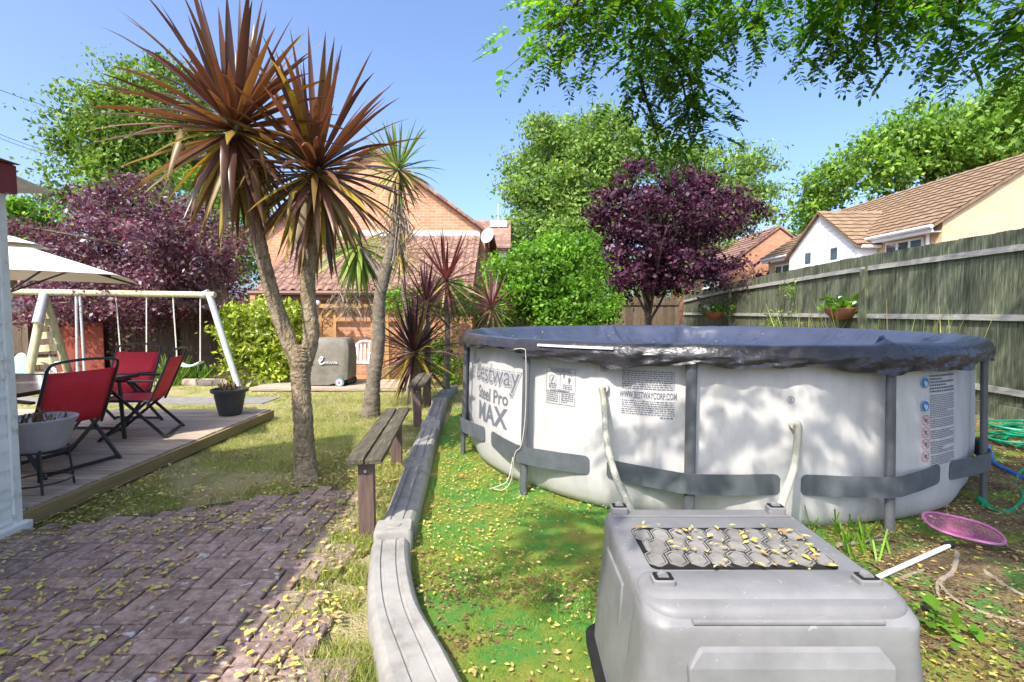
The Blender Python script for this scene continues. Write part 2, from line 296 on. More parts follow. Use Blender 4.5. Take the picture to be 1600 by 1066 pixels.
# ================================================================= THE GROUND
g = MB(); g.add([(-260, -60, -.03), (260, -60, -.03), (260, 420, -.03), (-260, 420, -.03)], [(0, 1, 2, 3)])
tag(g.build('ground', MT['soil']), kind='structure')
def noise2(x, y, s=1., seed=0):
    r = np.random.default_rng(seed); t = np.zeros_like(x)
    for i in range(10):
        k = r.normal(size=2) * s * (1 + .55 * i); t += np.sin(k[0] * x + k[1] * y + r.uniform(0, 6.28)) / (1 + .5 * i)
    return t / 3
def sheet(name, x0, x1, y0, y1, step, m, z, amp, seed, keep):
    nx = int((x1 - x0) / step) + 1; ny = int((y1 - y0) / step) + 1
    X, Y = np.meshgrid(np.linspace(x0, x1, nx), np.linspace(y0, y1, ny)); Z = z + amp * noise2(X, Y, 3, seed) + amp * .6 * noise2(X, Y, 11, seed + 1)
    V = np.stack([X, Y, Z], -1).reshape(-1, 3); i = np.arange(nx * ny).reshape(ny, nx)
    Fq = np.stack([i[:-1, :-1], i[:-1, 1:], i[1:, 1:], i[1:, :-1]], -1).reshape(-1, 4)
    c = V[Fq].mean(1); k = keep(c[:, 0], c[:, 1]); o = fastobj(name, V, Fq[k], m)
    o.data.polygons.foreach_set('use_smooth', [True] * len(o.data.polygons)); return tag(o, kind='structure')
EDGE = [(1.05, -0.1), (.2, .8), (-.19, 1.6), (-.45, 2.15), (-.67, 2.75), (-.76, 3.25), (-.76, 3.7), (-.73, 4.1), (-.78, 4.7), (-.83, 5.6), (-.85, 6.6), (-.84, 7.6), (-.7, 8.6), (-.3, 9.4)]
ex = np.array([e[0] for e in EDGE]); ey = np.array([e[1] for e in EDGE])
def edge_x(y): return np.interp(y, ey, ex)
sheet('lawn', -9, 1, -1, 14, .14, MT['lawn'], .0, .008, 3, lambda x, y: (x < edge_x(y) + .02) | (y > 9.4))
sheet('artificial_turf', -1, 6.9, -.5, 9.6, .12, MT['turf'], .008, .012, 5, lambda x, y: (x > edge_x(y) - .04))

MT['mould'] = mat('leaf_mould', [(.06, .042, .022), (.13, .09, .05), (.22, .16, .085), (.09, .2, .04)], scale=4.5, rough=.95, bump=1, bscale=60, bdist=.03, pos=[.3, .43, .5, .58], detail=12)
sheet('leaf_mould', 1.1, 6.8, .6, 7.5, .1, MT['mould'], .016, .014, 6, lambda x, y: noise2(x, y, 1.6, 77) + .5 * noise2(x, y, 6, 78) + np.clip((x - 1.9) * 1.2, -1.2, 1.0) > .25)
# ---------------------------------------------------------------- patio of block pavers
pat = MB().add([(-3.4, -.3, .014), (edge_x(.2) - .1, -.3, .014), (-.5, 1.6, .014), (-.98, 2.6, .014), (-1.05, 3.6, .014), (-1.5, 4.35, .014), (-2.3, 3.95, .014), (-3.4, 3.5, .014)], [tuple(range(8))]).build('patio', MT['sand'])
tag(pat, kind='structure')
pw = .107
def paver_mesh(lx, ly):
    b = MB(); g_ = .0045; c = .006; x, y = lx / 2 - g_, ly / 2 - g_
    r0 = [(-x, -y, 0), (x, -y, 0), (x, y, 0), (-x, y, 0)]; r1 = [(p[0], p[1], .036) for p in r0]; r2 = [(p[0] - math.copysign(c, p[0]), p[1] - math.copysign(c, p[1]), .042) for p in r0]
    b.rings([r0, r1, r2], cap0=False); return b.mesh('paver', MT['paver'])
pmx, pmy = paver_mesh(pw * 2, pw), paver_mesh(pw, pw * 2)
npv = 0
def in_patio(x, y):
    top = np.interp(x, [-3.4, -2.9, -2.2, -1.6, -1.1], [3.35, 3.55, 3.85, 4.25, 4.2])
    return -3.3 < x < float(edge_x(y)) - .3 and 1.35 < y < top
for i in range(-34, 4):
    for j in range(0, 44):
        d = (i - j) % 4
        if d == 0: cx, cy, me = (i + 1) * pw, (j + .5) * pw, pmx
        elif d == 3: cx, cy, me = (i + .5) * pw, (j + 1) * pw, pmy
        else: continue
        if not in_patio(cx, cy) or abs(cx / max(cy, .1)) > 1.12: continue
        sunny = cx > -1.25
        if sunny and random.random() < .1: continue
        o = bpy.data.objects.new('paver', me); link(o, pat); npv += 1
        o.location = (cx, cy, random.uniform(-.006, .004) - (.008 if sunny else 0)); o.rotation_euler = (random.gauss(0, .012), random.gauss(0, .012), random.gauss(0, .012))

# ---------------------------------------------------------------- timber deck
DZ = .14
deck = empty('timber_deck', (-3.4, 3.5, 0)); tag(deck, 'low weathered timber deck under the red chairs, table and parasol', 'deck')
dy = np.arange(3.42, 7.16, .122)
for k, y in enumerate(dy):
    b = MB().box(-8.6, -3.37 + random.uniform(-.006, .004), -.058, .056, -.026, 0); o = b.build('board', MT['deckwood'], deck, bevel=.004)
    o.location = Vector((0, y + .06, DZ + random.uniform(-.002, .002))) - deck.location
MB().box(-3.365, -3.325, 3.42, 7.2, .02, DZ - .012).build('edge_board', MT['deckedge'], deck, bevel=.004).location = -deck.location
MB().box(-8.6, -3.37, 7.165, 7.2, .02, DZ - .012).build('edge_board', MT['deckedge'], deck).location = -deck.location
bd = empty('small_deck', (-3.5, 10, 0)); tag(bd, 'small timber platform that the covered barbecue stands on', 'deck')
for k in range(11):
    MB().box(-1.4 - .0, 1.45, -.055, .055, .02, .075).build('board', MT['deckwood'], bd, bevel=.004).location = (random.uniform(-.02, .02), -.3 + .115 * k, 0)

# ---------------------------------------------------------------- grey strip of ground behind
MB().box(-9, -4.05, 8.35, 9.0, -.02, .012).build('ground_strip', MT['ground_strip'])['kind'] = 'structure'

# ================================================================= THE SHED AND AN UNSEEN HOUSE ADDED TO SHADE THE PATIO
c0 = G(35, 832)
SX, SY = c0.x, c0.y
sh = empty('white_shed', (SX, SY, 0)); tag(sh, 'white weatherboarded shed with maroon fascia at the left edge', 'shed')
nb = 18; bh = 2.18 / nb
for k in range(nb):
    z0 = .09 + k * bh
    MB().add([(0, -.06, z0), (0, -3, z0), (-.012, -3, z0 + bh), (-.012, -.06, z0 + bh), (-.05, -.06, z0), (-.05, -3, z0), (-.05, -3, z0 + bh), (-.05, -.06, z0 + bh)],
             [(0, 1, 2, 3), (4, 7, 6, 5), (0, 4, 5, 1), (3, 2, 6, 7), (0, 3, 7, 4), (1, 5, 6, 2)]).build('weatherboard', MT['shed'], sh)
MB().box(-.052, .012, -.058, .0, .08, 2.27).build('corner_trim', MT['trim'], sh, bevel=.004)
MB().box(-.08, .055, -3, .03, 0, .085).build('plinth', MT['trim'], sh, bevel=.01)
MB().box(-3, -.054, -.05, -.012, .0, 2.27).build('end_wall', MT['shed'], sh)
MB().box(-3, .06, -3, .035, 2.272, 2.46).build('fascia', MT['maroon'], sh, bevel=.006)
MB().prism([(-3.2, .03, 2.465), (.1, .03, 2.465), (-1.5, .03, 3.0)], (0, -3.0, 0)).build('roof', MT['tile2'], sh)
MB().add([(0, .04, 2.42), (-.12, .5, 2.40), (-.5, .5, 2.4), (-.5, .04, 2.5), (0, .04, 2.405), (-.12, .5, 2.385), (-.5, .5, 2.385), (-.5, .04, 2.485)],
         [(0, 1, 2, 3), (7, 6, 5, 4), (0, 4, 5, 1), (1, 5, 6, 2), (2, 6, 7, 3), (3, 7, 4, 0)]).build('awning_flap', MT['canvas'], sh)
hb = empty('shade_house', (-5.5, -2.6, 0)); tag(hb, 'unseen steep-roofed brick house shaped to cast the patio shade', 'house')  # unseen house added behind the view, roof shaped for the patio shadow
MB().prism([(-2.2, 3.25, 0), (2.2, 3.25, 0), (2.2, 3.25, 4.4), (0, 3.25, 7.7), (-2.2, 3.25, 4.4)], (0, -6.5, 0)).build('wall', MT['brick'], hb)
for s_ in (-1, 1): MB().prism([(0, 3.37, 7.7), (s_ * 2.33, 3.37, 4.2), (s_ * 2.33, 3.37, 4.32), (0, 3.37, 7.85)], (0, -6.7, 0)).build('roof', MT['tile2'], hb)
for k in range(2): MB().box(2.2, 2.24, -2.4 + 2.6 * k, -1.2 + 2.6 * k, 1, 2.1).build('window', MT['glass'], hb)

# ================================================================= THE POOL
PC = Vector((2.0, 5.94, 0)); A0 = 192.2
pool = empty('round_pool', PC); tag(pool, 'large round white above-ground pool with dark legs and grey bands', 'pool')
def pol(a, r, z): return (r * math.cos(R_(a)), r * math.sin(R_(a)), z)
legs = [A0 + 30 * k for k in range(12)]
legs[11] = A0 - 18.5
def wall_r(a, z):
    d = min(abs((a - l + 180) % 360 - 180) for l in legs)
    bul = .022 * math.sin(min(d / 15, 1) * math.pi / 2)
    base = np.interp(z, [0, .03, .08, .16, .28, .45, .8, 1.1, 1.24], [2.38, 2.42, 2.445, 2.464, 2.475, 2.475, 2.465, 2.45, 2.44])
    wr = .003 * math.sin(R_(a) * 17 + z * 3) + .002 * math.sin(R_(a) * 29 - z * 5) - .012 * math.exp(-((d - 2.2) / 1.3) ** 2)
    return base + bul + wr
NA = 720; zs = [0, .03, .08, .16, .28, .34, .45, .6, .75, .9, 1.0, 1.1, 1.15, 1.19]
MB().rings([[pol(i * 360 / NA, wall_r(i * 360 / NA, z), z) for i in range(NA)] for z in zs], cap0=True, cap1=False).build('wall', MT['poolwall'], pool, smooth=True)
for k, a in enumerate(legs):
    p0 = Vector(pol(a, 2.575, 0)); p1 = Vector(pol(a, 2.535, 1.17)); t = Vector(pol(a + 90, 1, 0)); n_ = Vector(pol(a, 1, 0))
    ring = lambda p, s=1: [p + t * (.037 * s * math.cos(q)) + n_ * (.024 * s * math.sin(q)) for q in np.linspace(0, 2 * math.pi, 14, endpoint=False)]
    lg = MB().rings([ring(p0), ring(p1)]).build('leg', MT['poolgrey'], pool, smooth=True)
    MB().rings([ring(Vector(pol(a, 2.537, 1.12)), 1.16), ring(Vector(pol(a, 2.535, 1.215)), 1.16)]).build('leg_cap', MT['poolgrey'], lg, smooth=True)
    MB().rings([ring(p0, 1.12), ring(p0 + Vector((0, 0, .035)), 1.12)]).build('foot', MT['poolgrey'], lg, smooth=True)
    # tension band round the outside of the leg
    hw = 13.4; z0, z1 = .262, .405; out = []; inn = []
    prof = [(-hw, 0), (-hw * .55, .45), (-1.3, 1), (1.3, 1), (hw * .55, .45), (hw, 0)]
    b = MB(); vs = []
    for da, f in prof:
        rw = wall_r(a + da, .3) + .006; r = rw + (2.575 + .021 - rw) * f if f else rw
        if 0 < f < 1: r = max(rw, rw + (2.6 - rw) * f)
        zi = .022 if abs(da) == hw else 0
        vs += [pol(a + da, r, z0 + zi), pol(a + da, r, z1 - zi), pol(a + da, r - .005, z0 + zi), pol(a + da, r - .005, z1 - zi)]
    # rounded ends: add a near-end column at full height
    fs = []
    cols = len(prof)
    for i in range(cols - 1):
        q = 4 * i; fs += [(q, q + 4, q + 5, q + 1), (q + 2, q + 3, q + 7, q + 6), (q + 1, q + 5, q + 7, q + 3), (q, q + 2, q + 6, q + 4)]
    # end columns: insert full-height columns 0.6 degrees inside
    full = []
    prof2 = []
    for da, f in prof:
        if abs(da) == hw:
            s = math.copysign(1, da)
            cc = [(da, .028), (da - s * .35, .007), (da - s * .9, 0)]
            prof2 += [(x, f, zz) for x, zz in (cc if s < 0 else cc[::-1])]
        else: prof2.append((da, f, 0))
    vs = []; fs = []
    for da, f, zi in prof2:
        rw = wall_r(a + da, .3) + .007; r = max(rw, rw + (2.603 - rw) * f)
        vs += [pol(a + da, r, z0 + zi), pol(a + da, r, z1 - zi), pol(a + da, r - .005, z0 + zi), pol(a + da, r - .005, z1 - zi)]
    for i in range(len(prof2) - 1):
        q = 4 * i; fs += [(q, q + 4, q + 5, q + 1), (q + 2, q + 3, q + 7, q + 6), (q + 1, q + 5, q + 7, q + 3), (q, q + 2, q + 6, q + 4)]
    e = 4 * (len(prof2) - 1); fs += [(0, 1, 3, 2), (e, e + 2, e + 3, e + 1)]
    MB().add(vs, fs).build('band', MT['poolband'], pool)
# top rail
MB().rings([[pol(a, 2.5 + .045 * math.cos(q), 1.225 + .04 * math.sin(q)) for q in np.linspace(0, 2 * math.pi, 10, endpoint=False)] for a in np.arange(0, 360.1, 3)], cap0=False, cap1=False).build('top_rail', MT['poolgrey'], pool, smooth=True)
# the printed panels -------------------------------------------------
def text_verts(s, size, off=0., sx=1.):
    cu = bpy.data.curves.new('t', 'FONT'); cu.body = s; cu.size = size; cu.offset = off; cu.align_x = 'CENTER'; cu.resolution_u = 3
    ob = bpy.data.objects.new('t', cu); COL.objects.link(ob); dg = bpy.context.evaluated_depsgraph_get()
    me = bpy.data.meshes.new_from_object(ob.evaluated_get(dg)); V = [(v.co.x * sx, v.co.y) for v in me.vertices]; Fs = [tuple(p.vertices) for p in me.polygons]
    bpy.data.objects.remove(ob); bpy.data.meshes.remove(me); return V, Fs
def wrap(V, ac, zc, lift, tilt=0.):
    o = []
    for x, y in V:
        a = ac + math.degrees(x / 2.47); z = zc + y + tilt * x; o.append(pol(a, wall_r(a, z) + lift, z))
    return o
wall_o = pool.children[0]
def print_text(s, size, ac, zc, m='print', off=.0, sx=1., lift=.0038, name='lettering'):
    V, Fs = text_verts(s, size, off, sx); o = MB().add(wrap(V, ac, zc, lift), Fs).build(name, MT[m], wall_o); o['kind'] = 'stuff'; return o
pm = 207.4
print_text('Bestway', .25, pm + 1.0, .85, 'print', .017, 1.02, .003); print_text('Bestway', .25, pm + 1.0, .85, 'printwhite', .0115, 1.02, .0045); print_text('Bestway', .25, pm + 1.0, .85, 'print', .002, 1.02, .006)
print_text('Steel Pro', .17, pm + .5, .672, 'print', .003, .98); print_text('TM', .04, pm + 8.6, .745, 'print', 0, .9)
print_text('MAX', .245, pm + .4, .468, 'print', .007, 1.12)
print_text('®', .05, pm + 12.2, .8, 'print', 0)
def rects(rs, ac, m, lift=.0035, name='small_print', parent=None):
    b = MB()
    for x0, x1, y0, y1 in rs: 
        n = max(1, int((x1 - x0) / .05)); 
        for i in range(n):
            xa = x0 + (x1 - x0) * i / n; xb = x0 + (x1 - x0) * (i + 1) / n
            b.add(wrap([(xa, y0), (xb, y0), (xb, y1), (xa, y1)], ac, 0, lift), [(0, 1, 2, 3)])
    o = b.build(name, MT[m], parent or wall_o); o['kind'] = 'stuff'; return o
def small_lines(x0, x1, z1, z0, step, h, fill=.9):
    rs = []; z = z1
    while z > z0:
        x = x0; end = x1 if random.random() < fill else x0 + (x1 - x0) * random.uniform(.4, .9)
        while x < end:
            w = random.uniform(.008, .03); rs.append((x, min(x + w, end), z - h, z)); x += w + .006
        z -= step
    return rs
# warning panel
wa = 222.2 + 6.9; bx = .145; z1, z0 = 1.055, .77
fr = [(-bx, bx, z1 - .003, z1), (-bx, bx, z0, z0 + .003), (-bx, -bx + .003, z0, z1), (bx - .003, bx, z0, z1), (-.0015, .0015, z0, z1 - .035), (-bx, bx, z1 - .036, z1 - .033), (-bx, bx, .868, .871)]
rects(fr, wa, 'print')
rects([(-bx + .003, bx - .003, z1 - .033, z1 - .003), (-bx + .003, bx - .003, .871, .89)], wa, 'printwhite', .0025)
print_text('WARNING', .036, wa, z1 - .03, 'print', .0006, 1.15, .008); print_text('AVERTISSEMENT', .024, wa, .872, 'print', .0004, 1.1, .008)
rects(small_lines(-.115, -.03, .93, .9, .014, .007) + small_lines(.03, .115, .93, .9, .014, .007) + small_lines(-.13, -.015, .86, .785, .016, .008) + small_lines(.015, .13, .86, .785, .016, .008), wa, 'print')
def ring_mark(ac, zc, r, w, m='print', slash=False, lift=.006, fill=None):
    b = MB(); n = 24
    V = [((r - w * s) * math.cos(2 * math.pi * i / n), (r - w * s) * math.sin(2 * math.pi * i / n)) for s in (0, 1) for i in range(n)]
    b.add(wrap(V, ac, zc, lift), [(i, (i + 1) % n, n + (i + 1) % n, n + i) for i in range(n)])
    if slash:
        q = r * .72; b.add(wrap([(-q - w * .4, q - w * .4), (q - w * .4, -q - w * .4), (q + w * .4, -q + w * .4), (-q + w * .4, q + w * .4)], ac, zc, lift), [(0, 1, 2, 3)])
    b.build('printed_ring', MT[m], wall_o)
    if fill: MB().add(wrap([(r * .98 * math.cos(2 * math.pi * i / n), r * .98 * math.sin(2 * math.pi * i / n)) for i in range(n)], ac, zc, lift - .0015), [tuple(range(n))]).build('printed_disc', MT[fill], wall_o)
ring_mark(wa - 1.7, .965, .035, .003); rects([(-.012, -.006, -.02, .02), (-.012, .014, -.02, -.014)], wa, 'print') if 0 else None
MB().add(wrap([(-.09, .945), (-.083, .943), (-.06, .985), (-.067, .988)], wa, 0, .008), [(0, 1, 2, 3)]).build('printed_figure', MT['print'], wall_o)
MB().add(wrap([(.03, .985), (.045, .985), (.042, .998), (.048, 1.012), (.028, 1.012), (.034, .998)], wa, 0, .008), [tuple(range(6))]).build('printed_figure', MT['print'], wall_o)
MB().add(wrap([(.085, .94), (.092, .94), (.094, .962), (.104, .972), (.094, .99), (.082, .985), (.078, .966)], wa, 0, .008), [tuple(range(7))]).build('printed_figure', MT['print'], wall_o)
ring_mark(237.8, 1.08, .026, .004); print_text('A', .04, 237.8, 1.066, 'print', 0, 1)
ta = 222.2 + 23.2; rects(small_lines(-.185, .185, 1.075, .95, .0155, .0075), ta, 'print'); print_text('WWW.BESTWAYCORP.COM', .066, ta, .878, 'print', .0012, .47)
rects(small_lines(-.185, .185, .86, .765, .0155, .006), ta, 'print'); rects(small_lines(.09, .175, .752, .74, .02, .011), ta, 'print')
ring_mark(267.0, .91, .024, .004); print_text('B', .036, 267.0, .897, 'print', 0, 1)
ra = 282.2 + 13.4
rects(small_lines(-.13, .2, 1.05, .925, .022, .013) + small_lines(-.13, .2, .91, .75, .013, .006) + small_lines(-.125, .2, .735, .67, .013, .006) + small_lines(-.12, .2, .655, .59, .013, .006) + small_lines(-.115, .2, .575, .49, .013, .006) + small_lines(-.11, .2, .475, .4, .013, .006), ra, 'print')
for z in (1.0, .835): ring_mark(ra - 4.2, z, .042, .004, 'printwhite', fill='blue'); MB().add(wrap([(.0, -.03), (.02, -.02), (.022, .004), (.004, .01), (-.012, .016), (-.02, .006)], ra - 4.2, z, .009), [tuple(range(6))]).build('printed_figure', MT['printwhite'], wall_o)
for z in (.735, .65, .565, .48): ring_mark(ra - 4.0, z, .037, .004, 'red', True); MB().add(wrap([(-.008, -.014), (.008, -.012), (.014, .006), (.002, .016), (-.01, .008)], ra - 4.0, z, .007), [tuple(range(5))]).build('printed_figure', MT['print'], wall_o)
# the draped cover
cov = MB(); NC = 480
prof = [(-1, 0), (2.575, 1.20), (2.572, 1.245), (2.545, 1.272), (2.505, 1.28), (2.46, 1.268), (2.41, 1.225), (2.34, 1.17), (2.24, 1.115), (2.1, 1.07), (1.9, 1.035), (1.6, 1.01), (1.1, .995), (.5, .99), (.02, .988)]
def hem(a): return 1.155 + .022 * math.sin(R_(a) * 7 + 1) + .014 * math.sin(R_(a) * 19) + .008 * math.sin(R_(a) * 43) - .05 * max(0, math.sin(R_(a - 222))) ** .6 * (1 if 222 < a < 402 else 0)
rg = []
hemr = [[], []]
def fold(a, r):
    t = R_(a); e = 0
    for fa, w, am, sl in FOLDS:
        d = (a - fa - (2.5 - r) * sl * 26 + 180) % 360 - 180
        if abs(d) < 12: e += am * math.exp(-(d / (w * (1 + (2.5 - r) * 1.1))) ** 2)
    return e
FOLDS = []
for fa in list(np.arange(0, 360, 30) + A0) + [random.uniform(0, 360) for _ in range(10)]:
    for q in range(random.randint(5, 9)): FOLDS.append((fa, random.uniform(.5, 1.1), random.uniform(-.012, .022), random.uniform(-1.3, 1.3)))
FOLDS += [(random.uniform(0, 360), random.uniform(2, 5), random.uniform(-.025, .025), random.uniform(-.3, .3)) for _ in range(40)]
def cover_ring(fr, fz, skirt):
    out = []
    for i in range(NC):
        a = i * 360 / NC; r = fr; z = fz
        if skirt is not None:
            z = 1.2 + (hem(a) - 1.2) * skirt; w = .007 * math.sin(R_(a) * 61 + 3 * skirt) + .006 * math.sin(R_(a) * 37 + 9 * skirt) + .004 * math.sin(R_(a) * 131)
            r = 2.59 - .012 * skirt + w * (.4 + skirt)
        else:
            amp = np.interp(r, [0, 1.5, 2.35, 2.45, 2.52, 2.58], [.1, .8, 2.2, .45, .2, .25]); z += fold(a, r) * amp
        out.append(pol(a, r, z))
    return out
ringsC = [cover_ring(0, 0, s) for s in (1, .75, .5, .25, 0)] + [cover_ring(r, z, None) for r, z in prof[2:]]
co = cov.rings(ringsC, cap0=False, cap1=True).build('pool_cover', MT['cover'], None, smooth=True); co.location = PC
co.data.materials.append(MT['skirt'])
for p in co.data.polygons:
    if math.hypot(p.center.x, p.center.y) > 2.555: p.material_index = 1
tag(co, 'dark plastic cover, sky reflection tinted into its top, draped over the rim of the round pool', 'cover')
# white hem strip printed along the cover's front edge
MB().rings([[tuple(Vector(pol(a, 2.6 - (z - 1.2) * .3, z + .02))) for z in (1.21, 1.228)] for a in np.arange(226, 241, .8)], cap0=False, cap1=False, closed=False).build('printed_strip', MT['printwhite'], co)
# hoses to the pump
def spline(pts, n=10):
    pts = [Vector(p) for p in pts]; P = [pts[0]] + pts + [pts[-1]]; out = []
    for i in range(1, len(P) - 2):
        for k in range(n):
            t = k / n; a, b, c, d = P[i - 1], P[i], P[i + 1], P[i + 2]
            out.append(.5 * ((2 * b) + (c - a) * t + (2 * a - 5 * b + 4 * c - d) * t * t + (3 * b - a - 3 * c + d) * t ** 3))
    out.append(pts[-1]); return out
def hose(pts, r, label):
    p = spline(pts, 30); rr = [r * (1 + .09 * (1 if i % 2 else -1)) for i in range(len(p))]
    o = MB().tube(p, rr, 10).build('ribbed_hose', MT['hose'], None, smooth=False); tag(o, label, 'hose', 'white pump hoses of the pool'); return o
def wp(a, z, r=None): return PC + Vector(pol(a, r if r else wall_r(a, z), z))
hose([wp(238.2, .935), wp(238.2, .935, 2.55), A(944, 632, 3.74), A(949, 695, 3.55), A(965, 752, 3.3), A(990, 806, 3.0), A(1002, 832, 2.75)], .022, 'white ribbed hose from the pool wall to the back left of the grey box')
hose([wp(267.5, .745), wp(267.5, .745, 2.55), A(1246, 690, 3.34), A(1240, 732, 3.22), A(1225, 776, 3.05), A(1212, 812, 2.82), A(1205, 840, 2.62)], .023, 'white ribbed hose from the pool wall to the back right of the grey box')
for a, z in ((238.2, .937), (267.5, .747)):
    MB().tube([wp(a, z, 2.46), wp(a, z, 2.52)], .036, 14).build('hose_outlet', MT['poolwall'], pool, smooth=True).location = -PC
# rope on the leg
a = legs[1]
rp = MB().tube(spline([wp(a - 2, 1.19, 2.6), wp(a + .6, 1.2, 2.605), wp(a + 1.2, 1.14, 2.6), wp(a + 1.2, .7, 2.603), wp(a + .4, .42, 2.615), wp(a - 1.2, .33, 2.62), wp(a - 2, .1, 2.63), wp(a - 3, .02, 2.68), wp(a - 4.4, .03, 2.74), wp(a - 3, .06, 2.75), wp(a - 1.6, .12, 2.68), wp(a - 1.6, .3, 2.625)], 8), .0028, 5).build('white_rope', MT['rope'], None)
tag(rp, 'thin white rope tied down a pool leg with its end coiled on the turf', 'rope')

# ================================================================= THE GREY PLASTIC BOX (KENNEL)
KX0, KX1, KY0, KY1, KZ = .41, 1.215, 1.50, 2.28, .62
kc = Vector(((KX0 + KX1) / 2, (KY0 + KY1) / 2, 0)); ken = empty('plastic_kennel', kc); tag(ken, 'big grey moulded plastic kennel box in front of the pool', 'kennel')
def rrect(hx, hy, rad, z, dx=0, dy=0, n=7):
    o = []
    for sx, sy, a0 in ((1, 1, 0), (-1, 1, 90), (-1, -1, 180), (1, -1, 270)):
        for k in range(n):
            t = R_(a0 + 90 * k / (n - 1)); o.append((dx + sx * (hx - rad) + rad * math.cos(t), dy + sy * (hy - rad) + rad * math.sin(t), z))
    return o
hx, hy = (KX1 - KX0) / 2, (KY1 - KY0) / 2
MB().rings([rrect(hx + .045, hy + .045, .1, .05), rrect(hx + .03, hy + .03, .1, .3), rrect(hx + .005, hy + .008, .1, KZ - .075), rrect(hx + .012, hy + .012, .1, KZ - .07), rrect(hx + .01, hy + .01, .1, KZ - .024), rrect(hx + .002, hy + .002, .09, KZ - .008), rrect(hx - .014, hy - .014, .075, KZ)]).build('shell', MT['kennel'], ken, smooth=True)
MB().rings([rrect(hx + .075, hy + .075, .11, .0), rrect(hx + .08, hy + .08, .11, .05), rrect(hx + .06, hy + .06, .11, .062), rrect(hx + .03, hy + .03, .1, .064)]).build('base_flange', MT['kenneldark'], ken, smooth=True)
# front cap: a slightly larger rounded section over the front of the shell
fy = -hy + .09; fh = .118
MB().rings([rrect(hx + .052, fh + .036, .075, .066, 0, fy), rrect(hx + .036, fh + .022, .075, .3, 0, fy), rrect(hx + .014, fh + .006, .075, KZ - .1, 0, fy), rrect(hx + .015, fh + .007, .075, KZ - .055, 0, fy), rrect(hx + .012, fh + .003, .073, KZ - .042, 0, fy), rrect(hx + .008, fh - .012, .07, KZ - .026, 0, fy + .012), rrect(hx + .002, fh - .034, .066, KZ - .004, 0, fy + .034), rrect(hx - .008, fh - .045, .06, KZ + .008, 0, fy + .04), rrect(hx - .02, fh - .056, .05, KZ + .012, 0, fy + .042)]).build('front_cap', MT['kennel'], ken, smooth=True)
yf = -hy - .05
MB().add([(-hx + .12, yf - .034, .1), (hx - .12, yf - .034, .1), (hx - .1, yf - .008, KZ - .15), (hx - .14, yf + .007, KZ - .1), (-hx + .14, yf + .007, KZ - .1), (-hx + .1, yf - .008, KZ - .15),
          (-hx + .12, yf + .05, .1), (hx - .12, yf + .05, .1), (hx - .1, yf + .06, KZ - .15), (hx - .13, yf + .06, KZ - .085), (-hx + .13, yf + .06, KZ - .085), (-hx + .1, yf + .06, KZ - .15)],
         [(0, 1, 2, 5), (5, 2, 3, 4), (0, 6, 7, 1), (1, 7, 8, 2), (2, 8, 9, 3), (3, 9, 10, 4), (4, 10, 11, 5), (5, 11, 6, 0)]).build('front_panel', MT['kennel'], ken, bevel=.008)
MB().bar((-hx + .12, yf + .034, KZ - .03), (hx - .12, yf + .034, KZ - .03), .03, .016).build('moulded_ridge', MT['kennel'], ken, bevel=.005)
for s in (-1, 1):
    MB().prism([(s * (hx + .022), -hy + .3, .1), (s * (hx + .022), hy - .12, .1), (s * (hx + .0), hy - .16, KZ - .1), (s * (hx + .0), -hy + .32, KZ - .1)], (s * .016, 0, 0)).build('side_panel', MT['kennel'], ken, bevel=.006)
MB().box(-hx + .02, hx - .02, hy - .1, hy - .085, KZ, KZ + .006).build('top_ridge', MT['kennel'], ken, bevel=.002)
def latch(x, y):
    b = MB().rings([rrect(.036, .03, .012, KZ - .004, x, y), rrect(.036, .03, .012, KZ + .026, x, y), rrect(.031, .025, .01, KZ + .03, x, y)]).build('latch', MT['kennel'], ken, smooth=True)
    MB().rings([rrect(.03, .024, .008, KZ + .0302, x, y), rrect(.03, .024, .008, KZ + .0325, x, y)]).build('latch_recess', MT['kenneldark'], b)
    MB().tube([(x, y - .012, KZ + .03), (x, y + .012, KZ + .03)], .017, 14).build('latch_knob', MT['kennel'], b, smooth=True)
for x, y in ((-hx + .075, -hy + .125), (hx - .075, -hy + .125), (-hx + .06, hy - .045), (hx - .06, hy - .045)): latch(x, y)
pan = MB().rings([rrect(.325, .168, .03, KZ - .001, -.01, .005), rrect(.325, .168, .03, KZ + .004, -.01, .005)]).build('vent_panel', MT['kenneldark'], ken)
def hexm(s, z0, z1, t=None):
    q = [(.12, 1), (.6, .6), (.6, -.6), (.12, -1), (-.12, -1), (-.6, -.6), (-.6, .6), (-.12, 1)]; return [(x * s * .057, y * s * .057, z0) for x, y in q], [(x * s * .057, y * s * .057, z1) for x, y in q]
hb_ = MB()
for so_, si_, zt in ((.97, .86, .0045), (.74, 0, .003)):
    o0, o1 = hexm(so_, 0, zt)
    if si_:
        i0, i1 = hexm(si_, 0, zt); n = 8
        hb_.add(o0 + o1 + i1 + i0, [(i, (i + 1) % n, n + (i + 1) % n, n + i) for i in range(n)] + [(n + i, n + (i + 1) % n, 2 * n + (i + 1) % n, 2 * n + i) for i in range(n)] + [(2 * n + i, 2 * n + (i + 1) % n, 3 * n + (i + 1) % n, 3 * n + i) for i in range(n)])
    else: hb_.rings([o0, o1], cap0=False)
hme = hb_.mesh('vent_hexagon', MT['kennelhex'])
for r in range(3):
    for c in range(9):
        x = -.302 + c * .0735 + (.0368 if r % 2 else 0); y = -.125 + r * .1 - .0
        y += .03
        if abs(x + .01) > .3 or (r % 2 and c == 8): continue
        o = bpy.data.objects.new('vent_hexagon', hme); link(o, pan); o.location = (x, y, KZ + .004)
    if r % 2:
        for x in (-.305, .287):
            o = bpy.data.objects.new('vent_hexagon', hme); link(o, pan); o.location = (x, y, KZ + .004); o.scale = (.4, 1, 1)

